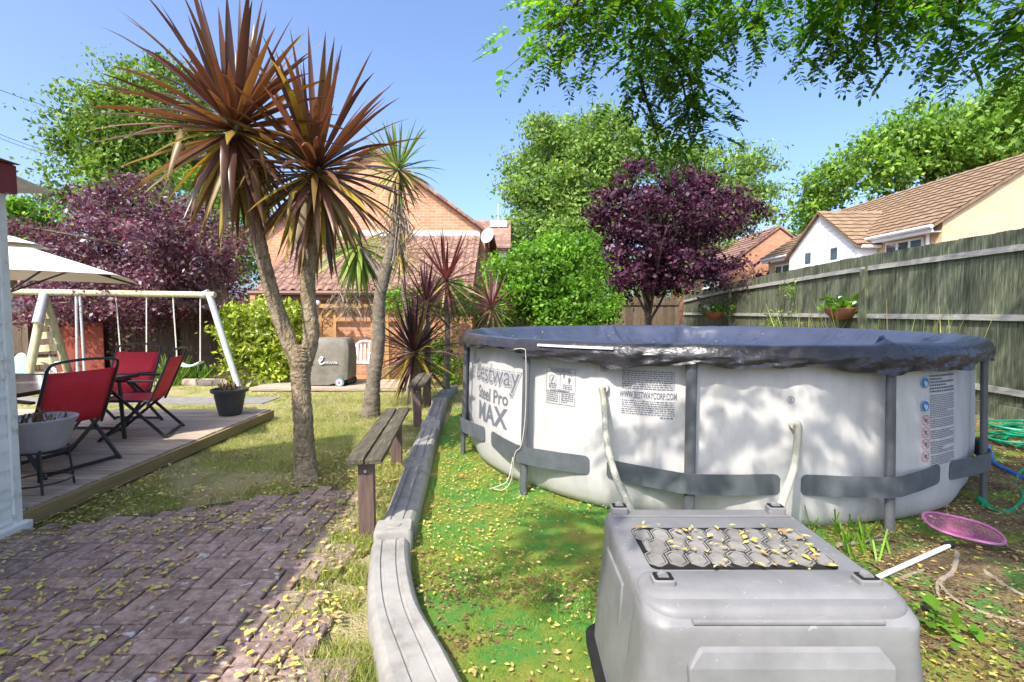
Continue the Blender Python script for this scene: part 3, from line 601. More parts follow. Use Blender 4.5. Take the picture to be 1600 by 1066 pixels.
# ================================================================= THE PLASTIC EDGING AND THE BENCHES
edg = empty('plastic_edging', (-.75, 4, 0)); tag(edg, 'winding pale grey plastic edging along the artificial turf', 'edging')
def edge_center(px_l, px_r, py, z=.13): a = G(px_l, py, z); b = G(px_r, py, z); return (a + b) / 2, (b - a).length
EP = [(640, 752, 1130), (614, 720, 1066), (600, 697, 1022), (583, 652, 943), (580, 638, 882), (587, 634, 842), (606, 643, 795), (626, 657, 752), (652, 674, 687), (667, 688, 650), (677, 697, 622), (686, 704, 609), (700, 714, 601)]
ec = [edge_center(*e) for e in EP]
def edge_piece(idx, w0=None, top=.13, name='segment', groove=True, n=6):
    pts = spline([ec[i][0] for i in idx], n); ws = np.interp(np.linspace(0, 1, len(pts)), np.linspace(0, 1, len(idx)), [ec[i][1] for i in idx])
    rr = []
    for i, p in enumerate(pts):
        d = (pts[min(i + 1, len(pts) - 1)] - pts[max(0, i - 1)]); d.z = 0; d.normalize(); s = Vector((d.y, -d.x, 0)); w = max(.2, min(.26, ws[i])) / 2
        pr = [(-w - .02, 0), (-w - .012, top * .7), (-w, top - .018), (-w + .02, top), (-.052, top), (-.05, top - .01), (-.034, top - .01), (-.03, top), (.03, top), (.034, top - .01), (.05, top - .01), (.052, top), (w - .02, top), (w, top - .018), (w + .012, top * .7), (w + .02, 0)]
        rr.append([Vector((p.x, p.y, 0)) + s * x + Vector((0, 0, z)) for x, z in pr])
    o = MB().rings(rr).build(name, MT['edging'], edg, smooth=True); o.location = -edg.location; return o
edge_piece([0, 1, 2, 3, 4, 5]); ec[6] = edge_center(601, 640, 812); edge_piece([6, 7, 8], top=.12); edge_piece([8, 9], top=.115, n=4); edge_piece([9, 10], top=.12, n=4); edge_piece([10, 11, 12], top=.115)
def cap(i, L, top=.15, w=.3):
    p = ec[i][0]; q = ec[min(i + 1, len(ec) - 1)][0] - ec[max(i - 1, 0)][0]; a = math.atan2(q.y, q.x)
    b = MB().rings([rrect(L / 2, w / 2, .03, 0), rrect(L / 2, w / 2, .03, top - .02), rrect(L / 2 - .012, w / 2 - .012, .02, top)])
    o = b.build('joint_cap', MT['edging'], edg, smooth=True); o.location = Vector((p.x, p.y, 0)) - edg.location; o.rotation_euler = (0, 0, a)
    MB().lathe([(.048, top), (.044, top + .008), (.0, top + .009)], n=20, cap=False).build('cap_disc', MT['edging'], o, smooth=True)
p_ = edge_center(592, 646, 822); ec.append(p_)
def cap_at(px0, px1, py, L, w, top=.15, ang=None):
    c, ww = edge_center(px0, px1, py); o = MB().rings([rrect(L / 2, w / 2, .03, 0), rrect(L / 2, w / 2, .03, top - .02), rrect(L / 2 - .012, w / 2 - .012, .02, top)]).build('joint_cap', MT['edging'], edg, smooth=True)
    o.location = Vector((c.x, c.y, 0)) - edg.location; o.rotation_euler = (0, 0, ang)
    MB().lathe([(.048, top - .002), (.044, top + .007), (.0, top + .008)], n=20, cap=False).build('cap_disc', MT['edging'], o, smooth=True)
cap_at(590, 641, 822, .2, .24, top=.138, ang=R_(98)); cap_at(633, 668, 722, .2, .22, ang=R_(96)); cap_at(661, 686, 662, .26, .24, ang=R_(96)); cap_at(676, 698, 622, .26, .24, ang=R_(92))

def bench(p0, p1, hgt, wid, label, seed):
    p0 = Vector(p0); p1 = Vector(p1); e = empty('wooden_bench', p0, label, 'bench', 'low wooden rail benches'); d = (p1 - p0); d.z = 0; L = d.length; d.normalize(); s = Vector((d.y, -d.x, 0)); random.seed(seed)
    for t in (.035, L - .1):
        MB().bar(d * t - Vector((0, 0, .05)), d * t + Vector((0, 0, hgt - .035)), .1, .075, up=d).build('leg', MT['post'], e, bevel=.004)
    c = d * .0 + Vector((0, 0, hgt)); 
    for k in (-1, 1):
        n = 14; rr = []
        for i in range(n + 1):
            q = c + d * (-.06 + (L + .08) * i / n) + s * k * (wid / 4 + .003); w = wid / 2 - .006
            j = [random.gauss(0, .0022) for _ in range(4)]
            rr.append([q + s * (-w / 2 + j[0]) - Vector((0, 0, .035)), q + s * (w / 2 + j[1]) - Vector((0, 0, .035)), q + s * (w / 2 + j[1]) + Vector((0, 0, j[2])), q + s * (-w / 2 + j[0]) + Vector((0, 0, j[3]))])
        MB().rings(rr).build('plank', MT['bench'], e, bevel=.005)
    MB().tube([-d * .018 + Vector((0, 0, hgt - .09)), -d * .006 + Vector((0, 0, hgt - .09))], .009, 8).build('bolt', MT['galv'], e)
    return e
q0 = G(573, 846); q1 = G(622, 726); bench(q0, q1, .56, .225, 'nearer low wooden bench with brown posts beside the grey edging', 3)
q2 = G(652, 668); q3 = G(669, 632); bench(q2, q3, .56, .22, 'farther low wooden bench in front of the purple spiky plant', 4)
tag(MB().tube(spline([G(588, 830, .012), G(598, 790, .012), G(612, 750, .012), G(632, 715, .012), G(650, 690, .012), G(668, 668, .012)], 8), .011, 6).build('garden_hose', MT['hose'], None), 'thin pale hose lying along the foot of the grey edging', 'hose')

# ================================================================= CORDYLINES
def sword_leaf(origin, az, el, L, w, droop, m, parent, kink=0):
    n = 7; d = Vector((math.cos(az) * math.cos(el), math.sin(az) * math.cos(el), math.sin(el))); side = Vector((-math.sin(az), math.cos(az), 0)); p = Vector(origin); vs = []
    tw = random.uniform(-.5, .5)
    for i in range(n + 1):
        t = i / n; ww = w * (.45 + .55 * min(1, t * 3.2)) * (1 - max(0, (t - .42) / .58) ** 1.6) * .5; u = side.cross(d).normalized()
        s2 = (side * math.cos(tw * t) + u * math.sin(tw * t))
        vs += [p - s2 * ww + u * ww * .45, p.copy(), p + s2 * ww + u * ww * .45]
        p = p + d * (L / n); d = (d + Vector((0, 0, -droop * (.25 + t) / n * 2.2))).normalized()
        if kink and i == kink: d = (d + Vector((0, 0, -1.6))).normalized()
    fs = []
    for i in range(n):
        a = 3 * i; fs += [(a, a + 1, a + 4, a + 3), (a + 1, a + 2, a + 5, a + 4)]
    me = bpy.data.meshes.new('leaf'); me.from_pydata([tuple(v) for v in vs], [], fs); me.materials.append(m); me.polygons.foreach_set('use_smooth', [True] * len(me.polygons))
    return link(bpy.data.objects.new('leaf', me), parent)
def head(parent, c, n, L, w, up, low, base=(0, 0, 0), elmin=-80, elmax=85, droop=.35, kinks=.06):
    c = Vector(c)
    for i in range(n):
        f = i / n; el = elmax - (elmax - elmin) * f ** .9 + random.uniform(-9, 9); az = i * 2.39996 + random.uniform(-.25, .25)
        l = L * random.uniform(.8, 1.08) * (1 if el > -30 else .88); m = up if (el > -12 and random.random() < .9) or random.random() < .25 else low
        o = c + Vector((math.cos(az), math.sin(az), 0)) * .03 + Vector((0, 0, .06 - .2 * f)) * (L / 1.1)
        sword_leaf(o, az, R_(el), l, w * random.uniform(.8, 1.15), droop * random.uniform(.4, 1.5) * (1 if el < 55 else .35), m, parent, kink=random.choice((2, 3)) if (f > .45 and random.random() < kinks) else 0)
def trunk(pts, rs, m, parent, name='trunk', n=20, sub=22, jit=.07):
    p = spline(pts, sub); rr = np.interp(np.linspace(0, 1, len(p)), np.linspace(0, 1, len(rs)), rs)
    return MB().tube(p, list(rr), n, jit=jit).build(name, m, parent, smooth=True)
random.seed(11)
cb = G(478, 750); CYD = cb.y
cp = empty('bronze_cordyline', cb); tag(cp, 'tall bronze cordyline palm with a forked trunk and two spiky heads', 'palm')
def rel(p, e): return Vector(p) - e.location
fk = A(471, 560, CYD)
trunk([rel(G(478, 756) - Vector((0, 0, .05)), cp), rel(A(477, 725, CYD), cp), rel(A(474, 660, CYD), cp), rel(A(470, 600, CYD), cp), rel(fk, cp), rel(A(474, 540, CYD), cp)], [.13, .094, .082, .08, .092, .08], MT['bark'], cp)
h1 = A(366, 196, CYD - .15); h2 = A(494, 262, CYD + .1)
trunk([rel(A(470, 580, CYD), cp), rel(A(452, 535, CYD), cp), rel(A(430, 475, CYD), cp), rel(A(410, 400, CYD - .05), cp), rel(A(390, 310, CYD - .1), cp), rel(h1, cp)], [.066, .07, .064, .058, .054, .05], MT['bark'], cp)
trunk([rel(A(474, 575, CYD), cp), rel(A(486, 525, CYD + .02), cp), rel(A(481, 450, CYD + .04), cp), rel(A(487, 370, CYD + .07), cp), rel(h2, cp)], [.066, .068, .062, .056, .05], MT['bark'], cp)
head(cp, rel(h1, cp), 150, 1.02, .066, LF['bronze'], LF['bronzelow'], kinks=.16, droop=.4)
head(cp, rel(h2, cp), 165, 1.02, .06, LF['bronze'], LF['bronzelow'], droop=.5, kinks=.16)
# green cordyline behind
gb = G(578, 652); gY = gb.y
gp = empty('green_cordyline', gb); tag(gp, 'green cordyline palm with a slim grey trunk behind the bronze one', 'palm')
gh = A(622, 262, gY); gh2 = A(560, 385, gY + .3)
trunk([rel(gb - Vector((0, 0, .05)), gp), rel(A(583, 600, gY), gp), rel(A(591, 540, gY), gp), rel(A(593, 470, gY), gp), rel(A(606, 410, gY), gp), rel(A(620, 340, gY), gp), rel(gh, gp)], [.15, .1, .09, .085, .075, .065, .055], MT['bark2'], gp, n=12)
trunk([rel(A(600, 440, gY), gp), rel(A(585, 415, gY + .15), gp), rel(gh2, gp)], [.07, .06, .05], MT['bark2'], gp, name='limb', n=8)
head(gp, rel(gh, gp), 100, .68, .045, LF['cordgreen'], LF['straw'], elmin=-75, droop=.5, kinks=0)
head(gp, rel(gh2, gp), 85, .85, .05, LF['cordgreen'], LF['cordgreen'], elmin=-85, elmax=25, droop=.7, kinks=0)
sk = []
for k in range(130):
    t = random.random(); c = rel(gh2, gp) + Vector((random.gauss(-.08, .16), random.gauss(0, .1), -.55 - .35 * random.random())); sk.append(c)
b = MB()
for c in sk: b.tube([c, c + Vector((random.gauss(0, .1), random.gauss(0, .1), -random.uniform(.05, .3)))], .005, 3, caps=False)
for k in range(90):
    c = rel(A(622, 335, gY), gp) + Vector((random.gauss(0, .05), random.gauss(0, .05), random.uniform(-.2, .3))); b.tube([c, c + Vector((random.gauss(0, .16), random.gauss(0, .12), -random.uniform(.2, .6)))], .006, 3, caps=False)
b.build('dead_skirt', MT['twig'], gp)['kind'] = 'stuff'
def small_cord(px, py, pyb, Y, n, L, w, up, low, label, r=.05, elmin=-75, name='small_cordyline', droop=.3, bx=None):
    base = A(bx or px, pyb, Y); base.z = 0 if pyb > 560 else base.z; base.z = 0
    e = empty(name, base, label, 'palm'); c = A(px, py, Y); 
    trunk([rel(base, e), rel((base + c) / 2 + Vector((.02, 0, 0)), e), rel(c, e)], [r * 1.3, r, r * .8], MT['bark2'], e, n=8)
    head(e, rel(c, e), n, L, w, up, low, elmin=elmin, droop=droop, kinks=0); return e
small_cord(626, 392, 600, 9.6, 70, .78, .05, LF['bronzelow'], LF['straw'], 'yellow-brown cordyline head with pale hanging leaves beside the grey trunk', bx=640)
small_cord(697, 436, 600, 9.3, 90, .86, .055, LF['redcord'], LF['straw'], 'red cordyline with pale lower leaves standing above the purple one')
small_cord(768, 478, 600, 10.2, 60, .72, .05, LF['redcord'], LF['straw'], 'low red and straw cordyline just left of the bright green shrub')
small_cord(648, 548, 612, 8.3, 120, .95, .05, LF['phormium'], LF['bronzelow'], 'dark purple spiky cordyline low behind the farther bench', r=.06, elmin=-60, droop=.3)
small_cord(666, 470, 612, 8.6, 60, .72, .045, LF['phormium'], LF['phormium'], 'upper dark purple cordyline head between the red and low purple ones', elmin=-30)

# ================================================================= TREES, SHRUBS AND HEDGE
def clumps(blobs, n, rc, shell=.55):
    out = []; tot = sum(b[1][0] * b[1][1] * b[1][2] for b in blobs)
    for c, r in blobs:
        k = max(3, int(n * r[0] * r[1] * r[2] / tot)); u = rng.normal(size=(k, 3)); u /= np.linalg.norm(u, axis=1)[:, None]
        rad = shell + (1 - shell) * rng.random((k, 1)); rad[rng.random(k) < .25] *= .6; rad[rng.random(k) < .13] *= 1.2; rad[rng.random(k) < .04] *= 1.12
        out.append(np.array(c) + u * rad * np.array(r))
    return np.concatenate(out)
def foliage(name, blobs, n, per, rc, size, m, parent, org, flatz=.6, aspect=.55, shell=.55, up=.35):
    C = clumps(blobs, n, rc, shell); s = rng.uniform(.6, 1.35, len(C)); P = np.repeat(C, per, 0); g_ = rng.normal(size=P.shape) * rc * np.repeat(s, per)[:, None] * .6; g_[:, 2] *= flatz
    P = P + g_ - np.array(org); ow = g_ / (np.linalg.norm(g_, axis=1)[:, None] + 1e-6)
    V, Fq = leaf_quads(P, size, outward=ow, aspect=aspect, up=up); return fastobj(name, V, Fq, m, parent), C
def tree(name, label, base, blobs, n, per, rc, size, leaf, tr=.2, limbs=9, barkm='barkdark', cat='tree', group=None, top=None, flatz=.6, shell=.55, aspect=.55, minlimb=.25):
    base = Vector(base); e = empty(name, base, label, cat, group); cr, C = foliage('crown', blobs, n, per, rc, size, LF[leaf], e, base, flatz, aspect, shell)
    top = Vector(top) if top else Vector(blobs[0][0]); t = rel(top, e); pts = [Vector((0, 0, -.1)), t * .3 + Vector((random.gauss(0, .1), 0, 0)), t * .65 + Vector((random.gauss(0, .15), 0, 0)), t]
    if tr: 
        p = spline(pts, 6); MB().tube(p, list(np.linspace(tr, tr * .3, len(p))), 9, jit=.06).build('trunk', MT[barkm], e, smooth=True)
        for k in range(limbs):
            s = pts[1] + (pts[3] - pts[1]) * (minlimb + (1 - minlimb) * random.random() * .8); q = Vector(C[int(rng.integers(len(C)))]) - base
            if q.z < s.z - .4: q.z = s.z + .1
            md = (s + q) / 2 + Vector((random.gauss(0, .15), random.gauss(0, .15), .15)); pp = spline([s, md, q], 5)
            MB().tube(pp, list(np.linspace(tr * .4, tr * .08, len(pp))), 6).build('limb', MT[barkm], e, smooth=True)
    return e
def blob(px, py, Y, rx, rz, ry=None):
    p = A(px, py, Y); k = Y / F; return ((p.x, p.y, p.z), (rx * k, (ry or rx) * k, rz * k))
random.seed(21)
tree('oak_tree', 'broad green tree rising behind the left purple tree', (-15, 24, 0), [blob(228, 210, 24, 108, 80), blob(150, 228, 23.5, 58, 52), blob(260, 150, 24, 75, 55), blob(190, 290, 23, 85, 60), blob(330, 330, 22, 85, 75), blob(380, 400, 22, 60, 60), blob(310, 240, 25, 80, 60)], 470, 95, .7, .2, 'oak', tr=.4, top=A(230, 230, 24))
tree('leafy_tree', 'small green tree between the white shed and the purple tree', (-18.2, 20, 0), [blob(30, 355, 20, 45, 48), blob(70, 345, 20, 32, 30), blob(10, 420, 20, 50, 50)], 90, 60, .5, .22, 'bright', tr=.14, limbs=6)
tree('purple_plum_tree', 'wide purple-leaved plum tree behind the swing', A(378, 560, 12.5) * 1 - Vector((0, 0, A(378, 560, 12.5).z)), [blob(225, 375, 12, 135, 70), blob(120, 400, 11.8, 75, 55), blob(180, 330, 12, 60, 50), blob(300, 420, 12.2, 75, 50), blob(355, 425, 12.4, 38, 38), blob(230, 460, 12.4, 150, 45), blob(90, 470, 12.4, 80, 45), blob(210, 300, 12, 28, 24)], 430, 95, .34, .09, 'plum2', tr=.2, limbs=16, barkm='bark2', top=A(330, 400, 12.2))
tree('pale_green_tree', 'big pale green tree in the middle behind the pool', (3.6, 25, 0), [blob(885, 280, 25, 95, 80), blob(870, 225, 25, 60, 45), blob(830, 340, 24.5, 55, 70), blob(950, 240, 25, 75, 60), blob(870, 400, 24, 90, 70), blob(920, 330, 24, 70, 70), blob(960, 200, 25, 40, 35)], 520, 85, .62, .2, 'pale', tr=.35, top=A(890, 290, 25))
tree('feathery_tree', 'yellow-green feathery tree behind the right purple tree', (10, 28, 0), [blob(1130, 270, 28, 70, 45), blob(1180, 290, 28, 45, 35), blob(1080, 330, 28, 90, 60), blob(1160, 330, 27.5, 55, 40), blob(1030, 250, 28, 60, 45)], 260, 85, .7, .2, 'pale', tr=.3, flatz=.4, top=A(1090, 300, 28))
tree('purple_plum_tree', 'dark purple plum tree beside the right-hand fence', (4.2, 15.6, 0), [blob(1025, 345, 15.5, 105, 75), blob(985, 395, 15.2, 80, 60), blob(1105, 330, 15.6, 65, 45), blob(1150, 322, 15.8, 48, 26), blob(960, 320, 15.5, 48, 40), blob(1010, 280, 15.4, 45, 30), blob(1080, 290, 15.4, 50, 30), blob(1070, 415, 15.2, 80, 45), blob(1000, 445, 15.2, 60, 35), blob(1180, 335, 15.6, 25, 14), blob(1125, 420, 15, 55, 26), blob(1170, 440, 15, 25, 14)], 270, 105, .3, .112, 'plum', tr=.12, limbs=22, barkm='barkdark', top=A(1030, 380, 15.5), minlimb=.0, aspect=.65)
tree('bright_shrub', 'bright green leafy shrub just behind the left end of the pool', (.55, 12.2, 0), [blob(850, 440, 12, 75, 62), blob(800, 450, 11.8, 48, 50), blob(905, 420, 12.2, 45, 50), blob(775, 425, 11.8, 25, 18), blob(860, 395, 12.2, 50, 28), blob(880, 490, 12, 80, 30), blob(925, 480, 12.2, 40, 35)], 380, 75, .24, .095, 'bright', tr=.06, limbs=6, cat='shrub')
tree('bright_shrub', 'small bright green bush between the cordylines in front of the lean-to', (-2.0, 10.6, 0), [blob(640, 470, 10.6, 42, 28), blob(700, 470, 10.6, 50, 34), blob(690, 560, 10.4, 45, 40)], 90, 50, .2, .085, 'bright', tr=.04, limbs=4, cat='shrub')
tree('round_tree', 'large green tree above the roof of the right-hand house', (23, 34, 0), [blob(1400, 250, 34, 75, 60), blob(1500, 230, 34, 90, 75), blob(1585, 190, 34, 80, 70), blob(1340, 265, 33, 45, 40), blob(1440, 220, 34, 60, 45), blob(1590, 250, 34, 70, 70)], 300, 85, .95, .34, 'oakright', tr=.4, top=A(1470, 260, 34))
tree('round_tree', 'open green tree between the two right-hand houses', (20, 37, 0), [blob(1285, 290, 37, 40, 32), blob(1265, 330, 37, 32, 30), blob(1250, 380, 37, 30, 30)], 70, 60, .8, .34, 'oakright', tr=.25, top=A(1275, 310, 37))
tree('green_tree', 'distant green tree seen under the right purple tree', (9, 40, 0), [blob(1000, 440, 40, 75, 50), blob(920, 460, 40, 60, 40), blob(1110, 400, 40, 60, 40)], 120, 60, 1., .3, 'pale', tr=.25)
# laurel hedge
hg = empty('laurel_hedge', (-5, 10.9, 0)); tag(hg, 'glossy yellow-green laurel hedge behind the forked trunk', 'hedge')
foliage('foliage', [blob(415, 530, 10.8, 64, 52, 45), blob(375, 525, 10.7, 30, 46, 30), blob(450, 540, 10.8, 30, 56, 30), blob(415, 490, 10.8, 60, 22, 40), blob(410, 570, 10.6, 55, 30, 35)], 330, 34, .16, .115, LF['laurel'], hg, hg.location, aspect=.42, shell=.75)
MB().tube([(0, 0, 0), (.1, 0, .6), (0, 0, 1.0)], [.05, .04, .02], 7).build('stem', MT['barkdark'], hg)
# robinia overhead
rb_base = Vector((4.6, -2.2, 0)); rb = empty('robinia_tree', rb_base); tag(rb, 'robinia branches with feathery leaves hanging in from the top right', 'tree')
def robinia():
    V = []; Fq = []; tw = MB()
    def compound(p, d, L):
        nonlocal V, Fq
        d = d.normalized(); side = d.cross(Vector((0, 0, 1)));
        if side.length < .05: side = Vector((1, 0, 0))
        side.normalize(); q = p.copy(); n = random.randint(6, 8)
        for i in range(n + 1):
            t = (i + 1) / (n + 1); ll = .064 * (1 - .35 * t) * random.uniform(.85, 1.15)
            for s in ((-1, 1) if i < n else (0,)):
                a = (side * s + d * .35).normalized() if s else d; a = (a + Vector((0, 0, random.uniform(-.35, .1)))).normalized(); w = a.cross(Vector((random.gauss(0, .3), random.gauss(0, .3), 1))).normalized() * ll * .26
                o = q + a * .004; k = len(V); V += [o, o + a * ll * .3 + w, o + a * ll * .75 + w * .9, o + a * ll, o + a * ll * .75 - w * .9, o + a * ll * .3 - w]; Fq.append((k, k + 1, k + 2, k + 3, k + 4, k + 5))
            d2 = d + Vector((0, 0, -.045)); d = d2.normalized(); q = q + d * L / (n + 1)
        tw.tube([p, (p + q) / 2 + Vector((0, 0, .008)), q], .0018, 3, caps=False)
    def spray(p0, p1, n, spread, r=.019):
        p0 = Vector(p0); p1 = Vector(p1); pts = spline([p0, (p0 + p1) / 2 + Vector((random.gauss(0, .08), random.gauss(0, .08), .1)), p1], 6); tw.tube(pts, list(np.linspace(r, .003, len(pts))), 5, caps=False)
        for k in range(n):
            t = random.random() ** .7; q = pts[min(int(t * (len(pts) - 1)), len(pts) - 2)]; o = q + Vector((max(-1.5, min(1.5, random.gauss(0, 1))), max(-1.5, min(1.5, random.gauss(0, 1))), max(-1.3, min(1.2, random.gauss(-.1, .75))))) * spread * (.35 + .65 * random.random())
            if k % 3 == 0: tw.tube([q, (q + o) / 2 + Vector((0, 0, .03)), o], [.004, .003, .002], 3, caps=False)
            d = (o - q) + (p1 - p0).normalized() * .25 + Vector((random.gauss(0, .3), random.gauss(0, .3), -.15)); compound(o, d, random.uniform(.2, .3))
    def S(px0, py0, px1, py1, Y0, Y1, n, sp): spray(A(px0, py0, Y0), A(px1, py1 + 15, Y1), int(n * 1.6), sp * .95)
    for a in ((1080, -120, 850, 75, 3.4, 4.3, 60, .3), (1040, -90, 935, 60, 3.6, 4.6, 46, .3), (1010, 40, 1080, 215, 4.2, 4.8, 52, .24), (1000, -60, 1000, 90, 3.8, 4.6, 40, .3), (1080, 60, 1100, 180, 4.3, 4.8, 30, .2),
              (1150, -120, 1060, 60, 3.6, 4.6, 40, .3), (1240, -120, 1150, 40, 3.4, 4.2, 36, .28), (1330, -140, 1290, 70, 3.2, 4.0, 34, .2), (1250, -40, 1265, 60, 3.6, 4.2, 16, .16), (1380, -130, 1370, 95, 3.2, 3.8, 30, .15), (1470, -150, 1440, 20, 3.2, 3.8, 30, .24),
              (1560, -100, 1480, 75, 3.0, 3.6, 28, .18), (1640, -60, 1540, 75, 2.8, 3.4, 28, .2), (1700, 0, 1580, 105, 2.5, 2.9, 16, .14), (930, -60, 850, 30, 4.0, 4.6, 26, .2), (1180, -60, 1110, 60, 4, 4.6, 30, .24), (1000, 120, 1040, 235, 4.6, 5.0, 22, .2), (1330, -90, 1420, 0, 3.4, 3.8, 30, .3)): S(*a)
    # unseen rest of the canopy, placed to shade fence, pool wall and ground
    for k in range(46):
        x = random.uniform(2.4, 5.6); y = random.uniform(.2, 8.2); z = random.uniform(7.0, 9.2); spray((x + .3, y - .9, z - .2), (x, y, z), 24, .6, .02)
    for k in range(52):
        x = random.uniform(1.05, 3.0); y = random.uniform(.3, 1.9); z = random.uniform(4.3, 5.2); spray((x + .3, y - .8, z + .3), (x, y, z), 30, .38, .015)
    for k in range(56):
        x = random.uniform(.7, 3.6); y = random.uniform(-1.7, .5); z = random.uniform(4.2, 5.3); spray((x + .3, y - .8, z + .3), (x, y, z), 26, .42, .015)
    for k in range(80):
        x = random.uniform(.5, 6.2); y = random.uniform(-2.2, 1.7); z = random.uniform(3.9, 5.4)
        if y > 1.2 and z < 3.9: continue
        if x < 1.5 and random.random() < .75: continue
        spray((x + .4, y - .8, z + .3), (x, y, z), 26, .42, .015)
    for x, y, z in ((-1.75, .35, 4.2), (-.5, 1.0, 4.3), (.1, .7, 4.4), (.6, 1.4, 4.2), (-.2, 1.5, 4.4), (1.0, 1.6, 4.1), (-1.2, 1.0, 4.4), (-1.55, .8, 4.2), (-1.95, -.05, 4.3), (-1.7, .3, 4.4)): spray((x + .7, y - .5, z + .4), (x, y, z), 34, .26, .012)
    Vn = np.array([tuple(v) for v in V], np.float32) - np.array(tuple(rb_base), np.float32)
    fastobj('crown', Vn, np.array(Fq), LF['robinia'], rb); t = tw.build('twigs', MT['barkdark'], rb); t.location = -rb_base; t['kind'] = 'stuff'
    for k, (x, y, z) in enumerate(((3.5, .6, 4.4), (1.2, .6, 4.7), (2.0, 3.2, 4.6), (5.2, 1.4, 4.6), (.4, 3.0, 4.9), (3.6, 2.6, 4.5))):
        pp = spline([Vector((0, 0, 2.6 + .1 * k)), (Vector((x, y, z)) - rb_base) * .55 + Vector((0, 0, 1.6)), Vector((x, y, z)) - rb_base], 8); MB().tube(pp, list(np.linspace(.08, .012, len(pp))), 7).build('limb', MT['barkdark'], rb, smooth=True)
    MB().tube([(0, 0, -.1), (.03, 0, 1.4), (0, .05, 3.2)], [.19, .16, .12], 12, jit=.05).build('trunk', MT['barkdark'], rb, smooth=True)
random.seed(5); robinia()
print('PAVERS', npv)

# ================================================================= FENCES
FX = 6.75
fn = empty('panel_fence', (FX, 6, 0)); tag(fn, 'tall green-stained board fence with pale rails along the right side', 'fence')
def ftop(y): return float(np.interp(y, [4, 7, 10.5, 16.5, 21], [2.62, 2.6, 2.56, 2.38, 2.12]))
random.seed(31); y = 4.6
bmesh_cache = {}
while y < 20.4:
    t = ftop(y) + random.uniform(-.006, .006); key = round(t, 1)
    b = MB().add([(0, 0, .22), (0, .128, .22), (0, .128, t), (0, 0, t), (.008, 0, .22), (.022, .128, .22), (.022, .128, t), (.008, 0, t)], [(0, 1, 2, 3), (4, 7, 6, 5), (0, 4, 5, 1), (1, 5, 6, 2), (2, 6, 7, 3), (3, 7, 4, 0)])
    o = b.build('board', MT['fence'], fn); o.location = (random.uniform(-.003, .003), y - 6, 0); y += .1235
def rail(y0, y1, dz):
    n = 8; rr = []
    for i in range(n + 1):
        yy = y0 + (y1 - y0) * i / n; z = (ftop(yy) + dz) if dz < 0 else dz; rr.append([(-.045, yy - 6, z - .045), (-.004, yy - 6, z - .045), (-.004, yy - 6, z + .04), (-.035, yy - 6, z + .04)])
    MB().rings(rr).build('rail', MT['rail'], fn)
for y0, y1 in ((4.6, 9.86), (10.0, 15.93), (16.07, 20.4)):
    rail(y0, y1, -.25); rail(y0, y1, 1.42); rail(y0, y1, .42)
for yy in (9.93, 16.0):
    MB().box(-.115, -.005, yy - 6 - .055, yy - 6 + .055, 0, ftop(yy) - .26).build('post', MT['fence'], fn, bevel=.006)
for y0 in (4.6, 7.36, 10.28, 13.46, 16.56): MB().box(-.035, .0, y0 - 6, y0 - 6 + 2.75, 0, .215).build('gravel_board', MT['fence'], fn)
bf = empty('back_fence', (3, 20.6, 0)); tag(bf, 'dark brown board fence across the back beneath the right purple tree', 'fence')
for k in range(48): MB().box(0, .145, 0, .02, 0, 2.06 + random.uniform(-.01, .01)).build('board', MT['fencebrown'], bf).location = (-3.6 + k * .15, random.uniform(0, .012), 0)
for z in (.5, 1.75): MB().box(-3.6, 3.6, -.04, -.002, z, z + .08).build('rail', MT['fencebrown'], bf)
lf = empty('back_fence', (-8, 13.4, 0)); tag(lf, 'dark board fence behind the swing and the left purple tree', 'fence')
for k in range(58): MB().box(0, .135, 0, .02, 0, 1.55 + random.uniform(-.015, .015)).build('board', MT['fencebrown'], lf).location = (-5.5 + k * .14, random.uniform(0, .012), 0)
for x in (-4.5, -2.6, -.7, 1.2): MB().box(x, x + .1, -.1, -.004, 0, 1.6).build('post', MT['fencebrown'], lf)
for z in (.4, 1.2): MB().box(-5.5, 2.6, -.04, -.002, z, z + .08).build('rail', MT['fencebrown'], lf)
rp_ = MB().box(0, 1.15, -.03, 0, 0, 1.25).build('red_panel', MT['redpanel'], None, bevel=.01); rp_.location = A(92, 590, 12.6); rp_.location.z = 0; tag(rp_, 'rust red board panel behind the climbing ladder', 'panel')
gf = empty('garden_fence', (-.9, 12.6, 0)); tag(gf, 'short pale green fence panel behind the low red cordyline', 'fence')
for k in range(10): MB().box(0, .13, 0, .02, 0, 1.45).build('board', MT['fence'], gf).location = (-.35 + k * .135, random.uniform(0, .01), 0)
MB().box(-.35, 1.0, -.04, -.002, 1.1, 1.17).build('rail', MT['fence'], gf)

